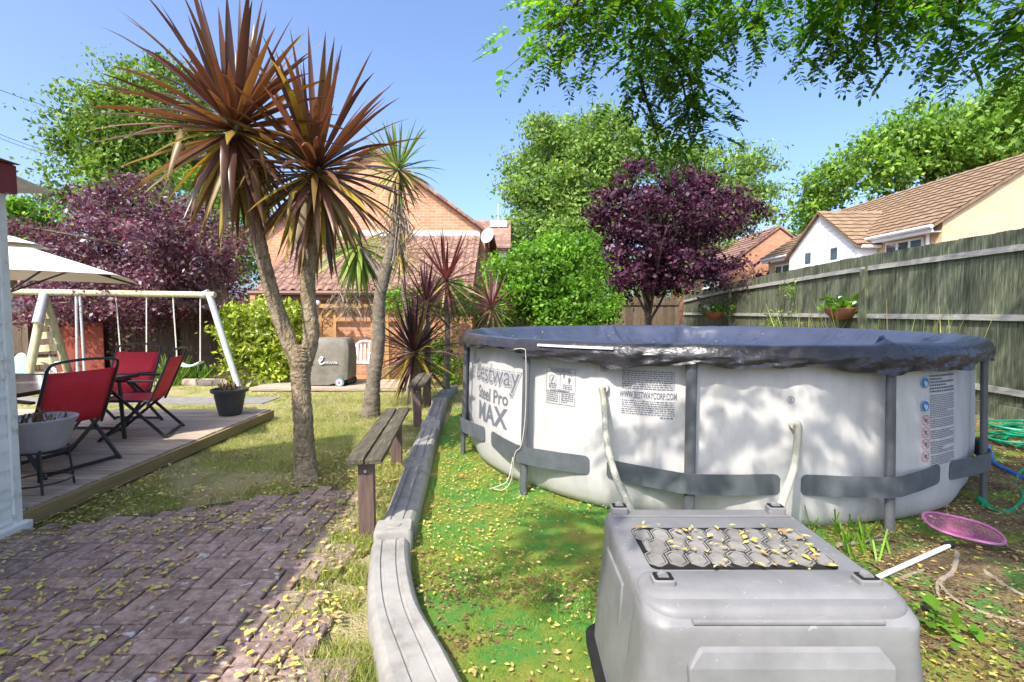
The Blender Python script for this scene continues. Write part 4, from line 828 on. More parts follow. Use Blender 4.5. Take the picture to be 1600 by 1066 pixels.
# ================================================================= HOUSES
# brick house with lean-to
BH = empty('brick_house', (-3.67, 14, 0)); tag(BH, 'orange brick house with a tiled lean-to at the end of the lawn', 'house')
yw = 14.0; xl, xr, ze, za, xa = -6.65, -.72, 3.6, 5.72, -3.68
def rb_(b, name, m, par, bevel=0): o = b.build(name, MT[m], par, bevel=bevel); o.location = -par.location if par.parent is None else (0, 0, 0); return o
rb_(MB().prism([(xl, yw, 0), (xr, yw, 0), (xr, yw, ze), (xa, yw, za), (xl, yw, ze)], (0, 6, 0)), 'wall', 'brick', BH)
sl_ = (za - ze) / (xa - xl)
for s, x0 in ((-1, xl), (1, xr)):
    p = [(xa, yw - .06, za + .03), (x0 + s * .25, yw - .06, ze - .22 + .03), (x0 + s * .25, yw - .06, ze - .09), (xa, yw - .06, za + .15)]
    rb_(MB().prism(p, (0, 6.2, 0)), 'roof', 'tile', BH)
    n = 13
    for k in range(n):
        f0, f1 = k / n, (k + .96) / n; a = Vector((xa + (x0 + s * .27 - xa) * f0, yw - .1, za + .12 + (ze - .24 - za) * f0)); b = Vector((xa + (x0 + s * .27 - xa) * f1, yw - .1, za + .105 + (ze - .24 - za) * f1))
        rb_(MB().bar(a, b, .16, .075, up=(0, 0, 1)), 'verge_tile', 'tile', BH, .01)
lw = 11.5; lx0, lx1, le, lt = -5.55, -.85, 1.95, 3.48
rb_(MB().box(lx0 + .03, lx1 - .03, lw, yw - .01, 0, le - .02), 'lean_to_wall', 'brick', BH)
rb_(MB().prism([(lx0 + .03, lw + .05, le - .02), (lx0 + .03, yw - .01, le - .02), (lx0 + .03, yw - .01, lt - .08)], (lx1 - lx0 - .06, 0, 0)), 'lean_to_gable', 'brickY', BH)
lr = rb_(MB().prism([(lx0, lw - .25, le - .06), (lx0, yw - .02, lt - .05), (lx0, yw - .02, lt - .01), (lx0, lw - .25, le - .02)], (lx1 - lx0, 0, 0)), 'lean_to_roof', 'tile', BH)
# tiles of the lean-to, each its own piece
ncol, nrow = 24, 11; tw_ = (lx1 - lx0) / ncol; d = Vector((0, yw - .02 - (lw - .27), lt - .01 - (le - .03))); L_ = d.length; th = d.length / nrow * 1.12; ang = math.atan2(d.z, d.y)
tb = MB(); wv = [(-.5, .0), (-.38, .028), (-.22, .04), (-.06, .028), (.06, .006), (.22, 0), (.38, .0), (.5, .012)]
tb.rings([[(x * tw_ * 1.02, 0, z + .016) for x, z in wv], [(x * tw_ * 1.02, th, z) for x, z in wv]], False, False, closed=False); tb.add([(x * tw_ * 1.02, 0, z + .016) for x, z in wv] + [(x * tw_ * 1.02, 0.004, z - .012) for x, z in wv], [(i, i + 1, 9 + i, 8 + i) for i in range(7)])
tme = tb.mesh('tile', MT['tile'])
for r in range(nrow):
    for c in range(ncol):
        o = bpy.data.objects.new('tile', tme); link(o, lr); o.location = Vector((lx0 + (c + .5) * tw_, lw - .27, le - .012)) + d * (r / nrow) + Vector((random.uniform(-.004, .004), 0, .006 + random.uniform(0, .006))); o.rotation_euler = (ang, random.gauss(0, .008), random.gauss(0, .008))
rb_(MB().box(lx0 + .1, lx1, yw - .035, yw - .012, lt + .02, lt + .17), 'lead_flashing', 'lead', BH)
rb_(MB().tube([(lx0 - .1, lw - .3, le - .05), (lx1 + .05, lw - .3, le - .05)], .055, 8), 'gutter', 'gutter', BH)
rb_(MB().box(lx0, lx1, lw - .24, lw - .2, le - .2, le - .06), 'fascia_board', 'gutter', BH)
rb_(MB().box(lx0 - .18, lx0 + .02, lw - .1, lw + .25, le - .32, le - .07), 'corbel', 'brick', BH)
# dish
dp = A(763, 369, 13.6); ds = empty('satellite_dish', dp); tag(ds, 'grey satellite dish on the corner of the brick house', 'dish')
b = MB(); b.lathe([(.0, .0), (.09, .008), (.16, .028), (.205, .05), (.2, .056), (.15, .034), (.0, .008)], n=22, cap=False); o = b.build('reflector', MT['lead'], ds, smooth=True); o.rotation_euler = (R_(78), 0, R_(-35))
MB().tube([(0, 0, 0), (0, .25, -.08), (0, .4, -.25)], .014, 6).build('bracket', MT['galv'], ds); MB().tube([(0, -.02, -.12), (-.12, -.24, 0)], .008, 5).build('feed_arm', MT['galv'], ds)
# house behind with white wall
nh = empty('neighbour_house', (-1, 20, 0)); tag(nh, 'part of a brown-roofed house with white wall right of the brick gable', 'house')
p0 = A(735, 390, 20); p1 = A(797, 388, 20); rb_(MB().box(-5, p1.x - .15, 20.3, 26, 0, p1.z - .05), 'wall', 'whitewall', nh)
z_r = A(780, 346, 23).z; rb_(MB().prism([(-5, 20, p1.z - .05), (-5, 23, z_r), (-5, 26, p1.z - .05)], (p1.x + 5, 0, 0)), 'roof', 'tile', nh)
for k in range(9): rb_(MB().prism([(-5, 19.98 + k * .33, p1.z - .0 + k * .33 * (z_r - p1.z) / 3), (-5, 20.3 + k * .33, p1.z + .02 + (k + 1) * .33 * (z_r - p1.z) / 3 + .0), (-5, 20.3 + k * .33, p1.z + .05 + (k + 1) * .33 * (z_r - p1.z) / 3), (-5, 19.98 + k * .33, p1.z + .06 + k * .33 * (z_r - p1.z) / 3)], (p1.x + 5 + .02, 0, 0)), 'tile_course', 'tile', nh)
rb_(MB().box(p1.x - .9, p1.x - .3, 20.24, 20.31, 1.6, 3.0), 'window', 'upvc', nh)
pl = A(779, 368, 22); b = MB().tube([pl - Vector((0, 0, 1.0)), pl + Vector((0, 0, 1.3))], .025, 6); b.box(pl.x - .35, pl.x + .35, pl.y - .05, pl.y + .05, pl.z + .35, pl.z + .6); rb_(b, 'flue', 'upvc', nh)

def tiled_slope(par, e0, e1, r0, n, name='tile_course', m='tile2'):
    e0, e1, r0 = Vector(e0), Vector(e1), Vector(r0); up = (r0 - e0) / n; nr = up.cross(e1 - e0).normalized(); nr = nr if nr.z > 0 else -nr
    L = (e1 - e0).length; m_ = int(L / .3); wv = []
    for k in range(n):
        rr = [[], []]; a = e0 + up * k; b = a + up * 1.06
        bb = MB(); ra = []; rbb = []
        for i in range(m_ + 1):
            f = i / m_; w = .025 * (i % 2); ra.append(a + (e1 - e0) * f + nr * (.075 + w)); rbb.append(b + (e1 - e0) * f + nr * (.03 + w))
        bb.rings([ra, rbb], False, False, closed=False); bb.rings([[p - nr * .07 for p in ra], ra], False, False, closed=False); o = bb.build(name, MT[m], par); o.location = -par.location; o['kind'] = 'stuff'
# right-hand house with white gable
RH = empty('gabled_house', (17, 24, 0)); tag(RH, 'buff brick house with brown roof and projecting white gable beyond the fence', 'house')
X0, X1, XR, Y0, Y1, ZE, ZR = 15., 23., 19., 18.3, 30.6, 4.62, 7.25
rb_(MB().prism([(X0, Y0, 0), (X1, Y0, 0), (X1, Y0, ZE), (XR, Y0, ZR - .05), (X0, Y0, ZE)], (0, .3, 0)), 'gable_wall', 'buff', RH)
rb_(MB().box(X0, X1, Y0 + .31, Y1, 0, ZE - .02), 'wall', 'buffY', RH)
rb_(MB().prism([(X0 - .4, Y0 - .12, ZE - .2), (XR, Y0 - .12, ZR), (X1 + .4, Y0 - .12, ZE - .2), (X1 + .4, Y0 - .12, ZE - .08), (XR, Y0 - .12, ZR + .1), (X0 - .4, Y0 - .12, ZE - .08)], (0, Y1 - Y0 + .2, 0)), 'roof', 'tile2', RH)
tiled_slope(RH, (X0 - .42, Y0 - .14, ZE - .12), (X0 - .42, Y1 + .1, ZE - .12), (XR, Y0 - .14, ZR + .07), 15)
rb_(MB().tube([(X0 - .46, Y0 - .1, ZE - .16), (X0 - .46, Y1, ZE - .16)], .07, 8), 'gutter', 'upvc', RH)
rb_(MB().box(X0 - .4, X0 - .36, Y0 - .05, Y1, ZE - .36, ZE - .2), 'fascia_board', 'upvc', RH); rb_(MB().box(X0 - .36, X0, Y0 + .05, Y1, ZE - .34, ZE - .3), 'soffit', 'upvc', RH)
rb_(MB().tube([(X0 - .1, Y0 + .5, 0), (X0 - .1, Y0 + .5, ZE - .3)], .06, 8), 'downpipe', 'upvc', RH)
def window_y(par, x, y0, y1, z0, z1, n, d=-1, fm='upvc'):
    w = rb_(MB().box(x + d * .05, x, y0, y1, z0, z1), 'window', fm, par)
    for k in range(n):
        a = y0 + (y1 - y0) * k / n + .07; b = y0 + (y1 - y0) * (k + 1) / n - .07; MB().box(x + d * .056, x + d * .03, a, b, z0 + .08, z1 - .08).build('pane', MT['glass'], w)
    MB().box(x + d * .12, x + d * .01, y0 - .05, y1 + .05, z0 - .07, z0 - .004).build('sill', MT[fm], w); return w
window_y(RH, X0, 19.1, 21.0, 3.1, 4.22, 3)
WX, WY0, WY1, WZ = 14.15, 21.5, 26.7, 4.25; wm = (WY0 + WY1) / 2; WA = 5.95
rb_(MB().prism([(WX, WY0, 0), (WX, WY1, 0), (WX, WY1, WZ), (WX, wm, WA), (WX, WY0, WZ)], (3.2, 0, 0)), 'white_wing', 'whitewall', RH)
for s, y0 in ((-1, WY0), (1, WY1)):
    rb_(MB().prism([(WX - .16, wm, WA + .02), (WX - .16, y0 + s * .2, WZ - .11), (WX - .16, y0 + s * .2, WZ), (WX - .16, wm, WA + .13)], (3.6, 0, 0)), 'wing_roof', 'tile2', RH)
tiled_slope(RH, (WX - .18, WY0 - .22, WZ - .05), (WX + 3.2, WY0 - .22, WZ - .05), (WX - .18, wm, WA + .1), 9)
for k in range(22):
    f = k / 22; z0 = 1.2 + k * .215
    if z0 > WZ + .1: yy0 = WY0 + (z0 - WZ) / (WA - WZ) * (wm - WY0)
    else: yy0 = WY0 + .02
    if z0 < WA - .2: rb_(MB().box(WX - .022, WX - .002, yy0 + .12, wm - .03, z0, z0 + .19), 'cladding_board', 'whitewall', RH)
rb_(MB().box(WX - .05, WX - .004, wm - .05, wm + .03, 0, WA - .1), 'corner_strip', 'upvc', RH)
window_y(RH, WX - .03, 22.6, 23.2, 3.68, 4.36, 1); window_y(RH, WX - .03, 24.6, 25.2, 3.68, 4.36, 1); window_y(RH, X0, 28.2, 29.7, 2.9, 4.1, 2)
rb_(MB().tube([(WX + .05, WY0 - .2, WZ - .1), (X0 + .3, WY0 - .2, WZ - .1)], .07, 8), 'wing_gutter', 'upvc', RH)
# orange brick house farther along
OH = empty('terraced_house', (16, 36, 0)); tag(OH, 'farther orange brick house with red-brown roof behind the purple tree', 'house')
a0, a1, ar, b0, b1, ez, rz = 13.4, 20.2, 16.8, 33., 44., 4.2, 6.75
rb_(MB().prism([(a0, b0, 0), (a1, b0, 0), (a1, b0, ez), (ar, b0, rz), (a0, b0, ez)], (0, .3, 0)), 'gable_wall', 'brick', OH); rb_(MB().box(a0, a1, b0 + .31, b1, 0, ez), 'wall', 'brickY', OH)
rb_(MB().prism([(a0 - .3, b0 - .1, ez - .15), (ar, b0 - .1, rz + .02), (a1 + .3, b0 - .1, ez - .15), (a1 + .3, b0 - .1, ez), (ar, b0 - .1, rz + .15), (a0 - .3, b0 - .1, ez)], (0, b1 - b0, 0)), 'roof', 'tile', OH)
tiled_slope(OH, (a0 - .32, b0 - .12, ez - .07), (a0 - .32, b1, ez - .07), (ar, b0 - .12, rz + .12), 12, m='tile')
window_y(OH, a0, 34.4, 36.4, 3.1, 4.0, 3); window_y(OH, a0, 37.2, 38.6, 3.1, 4.0, 2); rb_(MB().tube([(a0 - .15, 33.6, 0), (a0 - .15, 33.6, ez - .1)], .08, 6), 'downpipe', 'upvc', OH); rb_(MB().tube([(a0 - .36, b0, ez - .1), (a0 - .36, b1, ez - .1)], .08, 6), 'gutter', 'upvc', OH)
an = A(1192, 356, 36); b = MB().tube([an - Vector((0, 0, 1.2)), an], .03, 5).tube([an - Vector((.9, 0, .05)), an + Vector((1.0, 0, .1))], .025, 5)
for k in range(7): b.tube([an + Vector((-.8 + .28 * k, -.25, .0)), an + Vector((-.8 + .28 * k, .25, .05))], .015, 4)
rb_(b, 'aerial', 'galv', OH)

# ================================================================= SWING SET, LADDER
sY = 10.2; sw = empty('swing_set', A(333, 607, sY)); sw.location.z = 0; tag(sw, 'timber and metal swing frame on the lawn behind the deck', 'swing set')
def rs(b, name, m, par=sw, smooth=True): o = b.build(name, MT[m], par, smooth=smooth); o.location = -sw.location if par is sw else (0, 0, 0); return o
rs(MB().tube([A(-40, 455, sY), A(336, 461, sY)], .062, 10), 'crossbar', 'roundwood')
rs(MB().tube([A(326, 458, sY), G(374, 608)], .062, 10), 'leg', 'galv'); rs(MB().tube([A(327, 457, sY), A(316, 462, sY)], .07, 10), 'bracket', 'galv')
rs(MB().tube([A(70, 458, sY), G(40, 612)], .075, 10), 'leg', 'roundwood'); rs(MB().tube([A(70, 458, sY), A(58, 505, sY - .3)], .08, 10), 'leg_sleeve', 'galv')
rs(MB().tube([A(70, 462, sY), G(112, 600)], .07, 10), 'leg', 'roundwood')
for k, (l, r, y) in enumerate(((62, 78, 505), (60, 84, 525), (58, 90, 545), (56, 96, 565), (52, 102, 588))): rs(MB().bar(A(l, y, sY), A(r, y - 2, sY), .04, .13), 'ladder_plank', 'roundwood', smooth=False)
for x0, x1 in ((119, 121), (125, 132)): rs(MB().tube([A(x0, 458, sY), A(x1, 583, sY)], .024, 8), 'glider_pole', 'galv')
rs(MB().bar(A(98, 586, sY), A(152, 580, sY), .2, .045), 'glider_seat', 'palegreen', smooth=False)
sb = MB().lathe([(.0, -.03), (.14, -.02), (.16, 0), (.14, .02), (0, .03)], n=20, cap=False); o = sb.build('glider_back', MT['palegreen'], sw, smooth=True); o.location = A(30, 575, sY) - sw.location; o.rotation_euler = (R_(90), R_(12), R_(20)); o.scale = (.9, 1.9, 1)
def swing_seat(xa, xb, ya, yb, curved, label, grp=None):
    e = empty('swing', A((xa[1] + xb[1]) / 2, ya, sY), label, 'swing'); 
    for x in (xa, xb): o = MB().tube(spline([A(x[0], 462, sY), A((x[0] + x[1]) / 2, (462 + ya) / 2, sY), A(x[1], ya, sY)], 4), .012, 5).build('rope', MT['rope'], e); o.location = -e.location
    p0 = A(xa[1], yb, sY); p1 = A(xb[1], yb, sY); pts = [p0 + (p1 - p0) * t - Vector((0, 0, curved * math.sin(math.pi * t))) for t in np.linspace(-.06, 1.06, 11)]
    o = MB().rings([[p + Vector((0, s * .09, dz)) for s, dz in ((-1, 0), (1, 0), (1, .035), (-1, .035))] for p in pts]).build('seat', MT['palegreen'], e, bevel=.01); o.location = -e.location; return e
swing_seat((270, 277), (313, 313), 566, 568, .07, 'pale green curved swing seat hanging on two ropes'); swing_seat((181, 190), (229, 229), 572, 590, .04, 'swing hanging behind the red chairs')

# ================================================================= DECK FURNITURE
tb_ = empty('garden_table', (-4.97, 4.9, DZ)); tag(tb_, 'dark framed glass garden table among the red chairs', 'table')
MB().box(-.9, .9, -.68, .68, .675, .683).build('glass_top', MT['tableglass'], tb_)
for a, b, c, d_ in ((-.93, .93, -.71, -.675), (-.93, .93, .675, .71), (-.93, -.9, -.675, .675), (.9, .93, -.675, .675)): MB().box(a, b, c, d_, .655, .69).build('rim', MT['blackmetal'], tb_, bevel=.004)
for x in (-.82, .82):
    for y_ in (-.6, .6): MB().tube([(x, y_, 0), (x * .97, y_ * .97, .66)], .02, 8).build('leg', MT['blackmetal'], tb_, smooth=True)
def chair(loc, ang, label):
    e = empty('folding_chair', (loc[0], loc[1], DZ), label, 'chair', 'red folding sling chairs round the table'); e.rotation_euler = (0, 0, ang); w = .29
    # chair faces local +y; back at -y
    bs = lambda x: [Vector((x, -.16, .36)), Vector((x, -.27, .62)), Vector((x, -.37, .88))]
    def sling(pts, name):
        rr = []
        for p, sag in pts:
            rr.append([Vector((x * (w - .012), p.y, p.z)) + Vector((0, -sag * (1 - x * x) * .5, -sag * (1 - x * x))) for x in np.linspace(-1, 1, 9)])
        top = [r for r in rr]; o = MB().rings(top, False, False, closed=False).build(name, MT['redcloth'], e, smooth=True); s = o.modifiers.new('s', 'SOLIDIFY'); s.thickness = .006; return o
    sling([(Vector((0, .24, .43)), .004), (Vector((0, .1, .425)), .02), (Vector((0, -.05, .415)), .02), (Vector((0, -.15, .41)), .008)], 'seat')
    sling([(Vector((0, -.165, .385)), .0), (Vector((0, -.22, .51)), .012), (Vector((0, -.29, .68)), .014), (Vector((0, -.36, .855)), .004)], 'backrest')
    for s in (-1, 1):
        MB().tube([(s * w, -.15, .35)] + [tuple(p) for p in bs(s * w)][1:], .013, 8).build('back_post', MT['blackmetal'], e, smooth=True)
        MB().tube([(s * w, .27, .425), (s * w, -.17, .405)], .013, 8).build('seat_rail', MT['blackmetal'], e, smooth=True)
        MB().bar((s * (w + .02), -.23, .62), (s * (w + .02), .26, .64), .045, .022).build('armrest', MT['blackmetal'], e, bevel=.006)
        MB().bar((s * (w + .02), .24, .62), (s * (w + .022), -.33, .0), .018, .03).build('leg', MT['blackmetal'], e)
        MB().bar((s * (w + .0), -.17, .42), (s * (w + .0), .3, .0), .018, .03).build('leg', MT['blackmetal'], e)
    MB().tube(spline([(-w, -.37, .88), (-w * .85, -.395, .935), (0, -.4, .955), (w * .85, -.395, .935), (w, -.37, .88)], 5), .012, 8).build('top_rail', MT['blackmetal'], e, smooth=True)
    MB().bar((-w, -.32, .03), (w, -.32, .03), .016, .03).build('stretcher', MT['blackmetal'], e); MB().bar((-w, .28, .03), (w, .28, .03), .016, .03).build('stretcher', MT['blackmetal'], e); MB().tube([(-w, .27, .425), (w, .27, .425)], .012, 8).build('front_rail', MT['blackmetal'], e)
    return e
chair((-4.02, 4.52), R_(76), 'nearest red folding chair with its back to the lawn')
chair((-4.12, 5.72), R_(108), 'red folding chair at the far right corner of the table, seen side on')
chair((-4.72, 6.15), R_(176), 'red folding chair at the far end of the table facing the camera')
chair((-5.2, 4.05), R_(8), 'red folding chair mostly hidden behind the white shed corner')
# parasol
pz = Vector((-5.25, 5.42, DZ)); pr = empty('parasol', pz); tag(pr, 'cream square parasol over the garden table', 'parasol')
MB().tube([(0, 0, .02), (0, 0, 2.02)], .022, 10).build('pole', MT['blackmetal'], pr, smooth=True)
MB().lathe([(.24, 0), (.24, .05), (.06, .07), (.03, .3)], n=20).build('base', MT['potblack'], pr, smooth=True)
ea = math.atan2(.863, -.505); ez_, az_ = 1.72, 2.1
def sq(hs, z, sag=0):
    P = []
    for k in range(4):
        a0 = ea + R_(-135 + 90 * k) ; a1 = a0 + R_(90)
        for t in np.linspace(0, 1, 8, endpoint=False):
            p = Vector((math.cos(a0), math.sin(a0), 0)) * (1 - t) + Vector((math.cos(a1), math.sin(a1), 0)) * t; P.append(Vector((p.x * hs * 1.414, p.y * hs * 1.414, z + sag * math.sin(math.pi * t))))
    return P
cn = MB().rings([sq(1.02, ez_ - .0, .02), sq(.7, ez_ + (az_ - ez_) * .33, .01), sq(.35, ez_ + (az_ - ez_) * .67, .005), sq(.12, az_ - .03)], False, True).build('canopy', MT['canvas'], pr); s_ = cn.modifiers.new('s', 'SOLIDIFY'); s_.thickness = .006
vt = MB().rings([sq(.3, az_ - .05, .01), sq(.1, az_ + .03), sq(.02, az_ + .045)], False, True).build('vent_cap', MT['canvas'], pr); s_ = vt.modifiers.new('s', 'SOLIDIFY'); s_.thickness = .005
for k in range(4):
    a_ = ea + R_(-135 + 90 * k); MB().bar((0, 0, az_ - .06), (math.cos(a_) * 1.4, math.sin(a_) * 1.4, ez_ - .012), .016, .02).build('rib', MT['blackmetal'], pr); MB().bar((0, 0, az_ - .55), (math.cos(a_) * .7, math.sin(a_) * .7, (az_ + ez_) / 2 - .05), .012, .016).build('strut', MT['blackmetal'], pr)
o = MB().lathe([(.15, 0), (.15, .02), (.11, .035), (0, .037)], n=22).build('round_saucer', MT['darkdisc'], None, smooth=True); o.location = G(88, 703, DZ); tag(o, 'dark green round saucer on the deck behind the near chair', 'saucer')
# pinwheel flower on the table
pwz = Vector((-4.42, 4.95, DZ + .69)); pn = empty('pinwheel_flower', pwz); tag(pn, 'small white star-shaped flower ornament standing on the table', 'ornament')
MB().lathe([(.03, 0), (.03, .012), (.006, .02), (.006, .16)], n=10).build('stem', MT['upvc'], pn)
for k in range(5):
    a_ = R_(72 * k + 20); MB().add([(0, 0, .16), (math.cos(a_ - .25) * .06, -.012, .16 + math.sin(a_ - .25) * .06), (math.cos(a_) * .105, 0, .16 + math.sin(a_) * .105), (math.cos(a_ + .25) * .06, .012, .16 + math.sin(a_ + .25) * .06), (0, .01, .16)], [(0, 1, 2), (0, 2, 3), (4, 2, 1), (4, 3, 2)]).build('petal', MT['upvc'], pn)
# planters
def weeds(par, c, n, h, m, sp=.12, w=.008):
    V = []; Fq = []
    for k in range(n):
        a = random.uniform(0, 6.28); r = random.random() * sp; p = Vector(c) + Vector((math.cos(a) * r, math.sin(a) * r, 0)); d = Vector((random.gauss(0, .4), random.gauss(0, .4), 1)).normalized(); q = p + d * h * random.uniform(.4, 1.1); q2 = q + (d + Vector((random.gauss(0, .6), random.gauss(0, .6), -.5))).normalized() * h * .4; s = Vector((math.cos(a + 1), math.sin(a + 1), 0)) * w
        i = len(V); V += [p - s, p + s, q + s * .8, q - s * .8, q2]; Fq += [(i, i + 1, i + 2, i + 3), (i + 3, i + 2, i + 4, i + 4)]
    return fastobj('foliage', np.array([tuple(v) for v in V]), np.array([f for f in Fq if f[2] != f[3]]), m, par)
pb = empty('planter_bowl', (-3.62, 3.92, DZ)); tag(pb, 'pale grey planter bowl on a black wire stand by the shed', 'planter')
MB().lathe([(.15, .30), (.19, .36), (.225, .5), (.245, .53), (.25, .55), (.235, .555), (.215, .52), (.0, .5)], n=28).build('bowl', MT['potwhite'], pb, smooth=True)
for k in range(4):
    a_ = R_(45 + 90 * k); MB().tube([(math.cos(a_) * .17, math.sin(a_) * .17, .33), (math.cos(a_) * .2, math.sin(a_) * .2, 0)], .009, 6).build('stand_leg', MT['blackmetal'], pb)
for z, r in ((.07, .195), (.31, .17)): MB().tube([(r * math.cos(t), r * math.sin(t), z) for t in np.linspace(0, 2 * math.pi, 25)], .007, 5, caps=False).build('stand_ring', MT['blackmetal'], pb)
weeds(pb, (0, 0, .5), 60, .12, LF['litter'], .18)
kp = empty('black_pot', G(360, 648, DZ)); tag(kp, 'black plastic flower pot standing on the corner of the deck', 'pot')
MB().lathe([(.13, 0), (.14, .02), (.185, .25), (.19, .3), (.225, .305), (.23, .345), (.205, .35), (.195, .31), (.0, .3)], n=30).build('pot', MT['potblack'], kp, smooth=True)
weeds(kp, (0, 0, .31), 70, .13, LF['litter'], .15)

# ================================================================= BARBECUE CORNER
q = A(518, 600, 10.1); bq = empty('covered_barbecue', (q.x, 10.15, .075)); tag(bq, 'barbecue under a grey-brown fabric cover with white script lettering', 'barbecue')
def bring(hx_, hy_, z, sk=0, n=48):
    o = []
    for i in range(n):
        t = 2 * math.pi * i / n; c, s = math.cos(t), math.sin(t); e = .38; x = hx_ * math.copysign(abs(c) ** e, c); yv = hy_ * math.copysign(abs(s) ** e, s); wv_ = 1 + .018 * math.sin(7 * t + z * 9) + .012 * math.sin(13 * t - z * 5); o.append((x * wv_ + sk, yv * wv_, z + (.13 * max(0, (x / hx_ - .1)) if z < .1 else 0)))
    return o
MB().rings([bring(.41, .27, .02), bring(.43, .28, .2), bring(.43, .28, .45), bring(.425, .275, .7), bring(.4, .26, .84), bring(.35, .2, .91), bring(.2, .1, .925)]).build('fabric_cover', MT['bbq'], bq, smooth=True)
scr = [(-.26, .43), (-.22, .5), (-.18, .5), (-.2, .45), (-.25, .4), (-.24, .37), (-.19, .37), (-.16, .4)]
def stroke(pts, r=.012): 
    return MB().tube([Vector((x + .12, -.3, z + .06)) for x, z in pts], r, 5)
L1 = stroke(spline([(x, z, 0) for x, z in scr], 4) if 0 else scr, .014); pts = []; x = -.16
for k in range(15): pts.append((x + .017 * k, .385 + (.03 if k % 2 else -.012)))
sbk = MB(); sbk.v = list(L1.v); sbk.f = list(L1.f); t2 = stroke(pts, .011); sbk.add(t2.v, t2.f); sbk.build('lettering', MT['white'], bq)
for x in (.24,):
    for y_, nm in ((-.29, 0), (.2, 1)):
        wl = MB().tube([(x + nm * .09, y_ - .025, .075), (x + nm * .09, y_ + .025, .075)], .085, 22).build('wheel', MT['tyre'] if not nm else MT['bbqdark'], bq, smooth=True); MB().tube([(x + nm * .09, y_ - .032, .075), (x + nm * .09, y_ - .02, .075)], .058, 20).build('rim', MT['white'], wl); MB().tube([(x + nm * .09, y_ - .038, .075), (x + nm * .09, y_ - .02, .075)], .028, 14).build('hub', MT['hub'], wl)
MB().box(-.3, .38, -.2, .2, .05, .3).build('frame', MT['bbqdark'], bq)
wc = empty('plastic_chair', (A(565, 590, 10.95).x, 10.95, .0)); tag(wc, 'white plastic garden chair beside the covered barbecue', 'chair')
MB().box(-.2, .2, -.2, .22, .4, .44).build('seat', MT['white'], wc, bevel=.015)
for sx in (-1, 1):
    for sy_ in (-1, 1): MB().tube([(sx * .19, sy_ * .19, .42), (sx * .24, sy_ * .24, 0)], [.035, .022], 8).build('leg', MT['white'], wc, smooth=True)
    MB().bar((sx * .22, -.2, .62), (sx * .22, .22, .64), .05, .03).build('armrest', MT['white'], wc, bevel=.01); MB().bar((sx * .22, -.19, .42), (sx * .22, -.19, .62), .035, .03).build('arm_post', MT['white'], wc)
for k in range(5): MB().bar((-.16 + .08 * k, .22, .44), (-.17 + .085 * k, .3, .8), .05 if k in (0, 4) else .035, .018, up=(0, 1, 0)).build('back_slat', MT['white'], wc)
MB().tube(spline([(-.2, .3, .74), (-.12, .31, .84), (0, .31, .86), (.12, .31, .84), (.2, .3, .74)], 4), .025, 8).build('back_top', MT['white'], wc, smooth=True)
tx = A(502, 530, 11.1).x; tl = empty('trellis_arch', (tx, 11.1, 0)); tag(tl, 'pine trellis arch with lattice side against the brick wall', 'trellis')
for x in (0, .3, 1.1, 1.42): MB().box(x - .03, x + .03, -.03, .03, 0, 1.6).build('post', MT['pine'], tl)
for y_ in (-.12, .12): MB().bar((-.2, y_, 1.62), (1.6, y_, 1.62), .035, .08).build('beam', MT['pine'], tl)
for k in range(4): MB().bar((-.05 + .48 * k, -.3, 1.68), (-.05 + .48 * k, .3, 1.68), .035, .07).build('rafter', MT['pine'], tl)
MB().bar((.03, -.05, 1.3), (.3, -.05, 1.58), .035, .05).build('brace', MT['pine'], tl); MB().bar((.33, -.05, 1.3), (.6, -.05, 1.58), .035, .05).build('brace', MT['pine'], tl)
for x0 in (.03, 1.13):
    for k in range(13):
        z = .2 + .11 * k
        for sg in (1, -1): 
            a_, b_ = (x0, z - .12 * sg), (x0 + .24, z + .12 * sg); MB().bar((a_[0], .005 * sg, max(.05, a_[1])), (b_[0], .005 * sg, max(.05, min(1.58, b_[1]))), .012, .018).build('lattice_slat', MT['pine'], tl)
o = MB().lathe([(0, -.06), (.05, -.035), (.062, 0), (.05, .035), (0, .06)], n=16, cap=False).build('globe_lamp', MT['upvc'], None, smooth=True); o.location = (tx - .02, 10.98, 1.68); tag(o, 'small white globe lamp on top of the trellis post', 'lamp')

# ================================================================= SMALL THINGS ON THE RIGHT
def basket(px, py, Y, r, label, seed):
    random.seed(seed); c = A(px, py, Y); e = empty('hanging_basket', c, label, 'planter', 'planted baskets on the fence'); MB().lathe([(0, -r * .8), (r * .5, -r * .7), (r * .85, -r * .35), (r, 0), (r * .92, .01), (0, 0)], n=20, cap=False).build('bowl', MT['terracotta'], e, smooth=True)
    P = rng.normal(size=(220, 3)) * np.array([r * .6, r * .5, r * .22]) + np.array([0, 0, r * .25]); V, Fq = leaf_quads(P, r * .42, aspect=.7); fastobj('plant', V, Fq, LF['bright'] if seed % 2 else LF['pale'], e)['kind'] = 'stuff'
    P = rng.normal(size=(26, 3)) * np.array([r * .6, r * .4, r * .2]) + np.array([0, -r * .2, r * .3]); V, Fq = leaf_quads(P, r * .25, aspect=.9); fastobj('flowers', V, Fq, MT['upvc'], e)
    MB().tube([(0, 0, 0), (FX - c.x - .02, .02, r * .2)], .008, 5).build('bracket', MT['wire'], e)
basket(1314, 482, 10.4, .3, 'terracotta basket of pale flowers hanging by the nearer fence post', 3); basket(1115, 487, 16.2, .32, 'farther planted basket low on the fence by the purple tree', 5)
wd = empty('climbing_plant', (FX - .25, 12.6, 0)); tag(wd, 'thin grey-green climber growing up the middle of the fence', 'plant')
foliage('foliage', [((FX - .2, 12.7, 1.1), (.2, .9, .7)), ((FX - .15, 12.5, 1.9), (.12, .45, .6)), ((FX - .15, 15.9, 1.6), (.12, .4, .7))], 60, 14, .16, .07, LF['pale'], wd, wd.location)
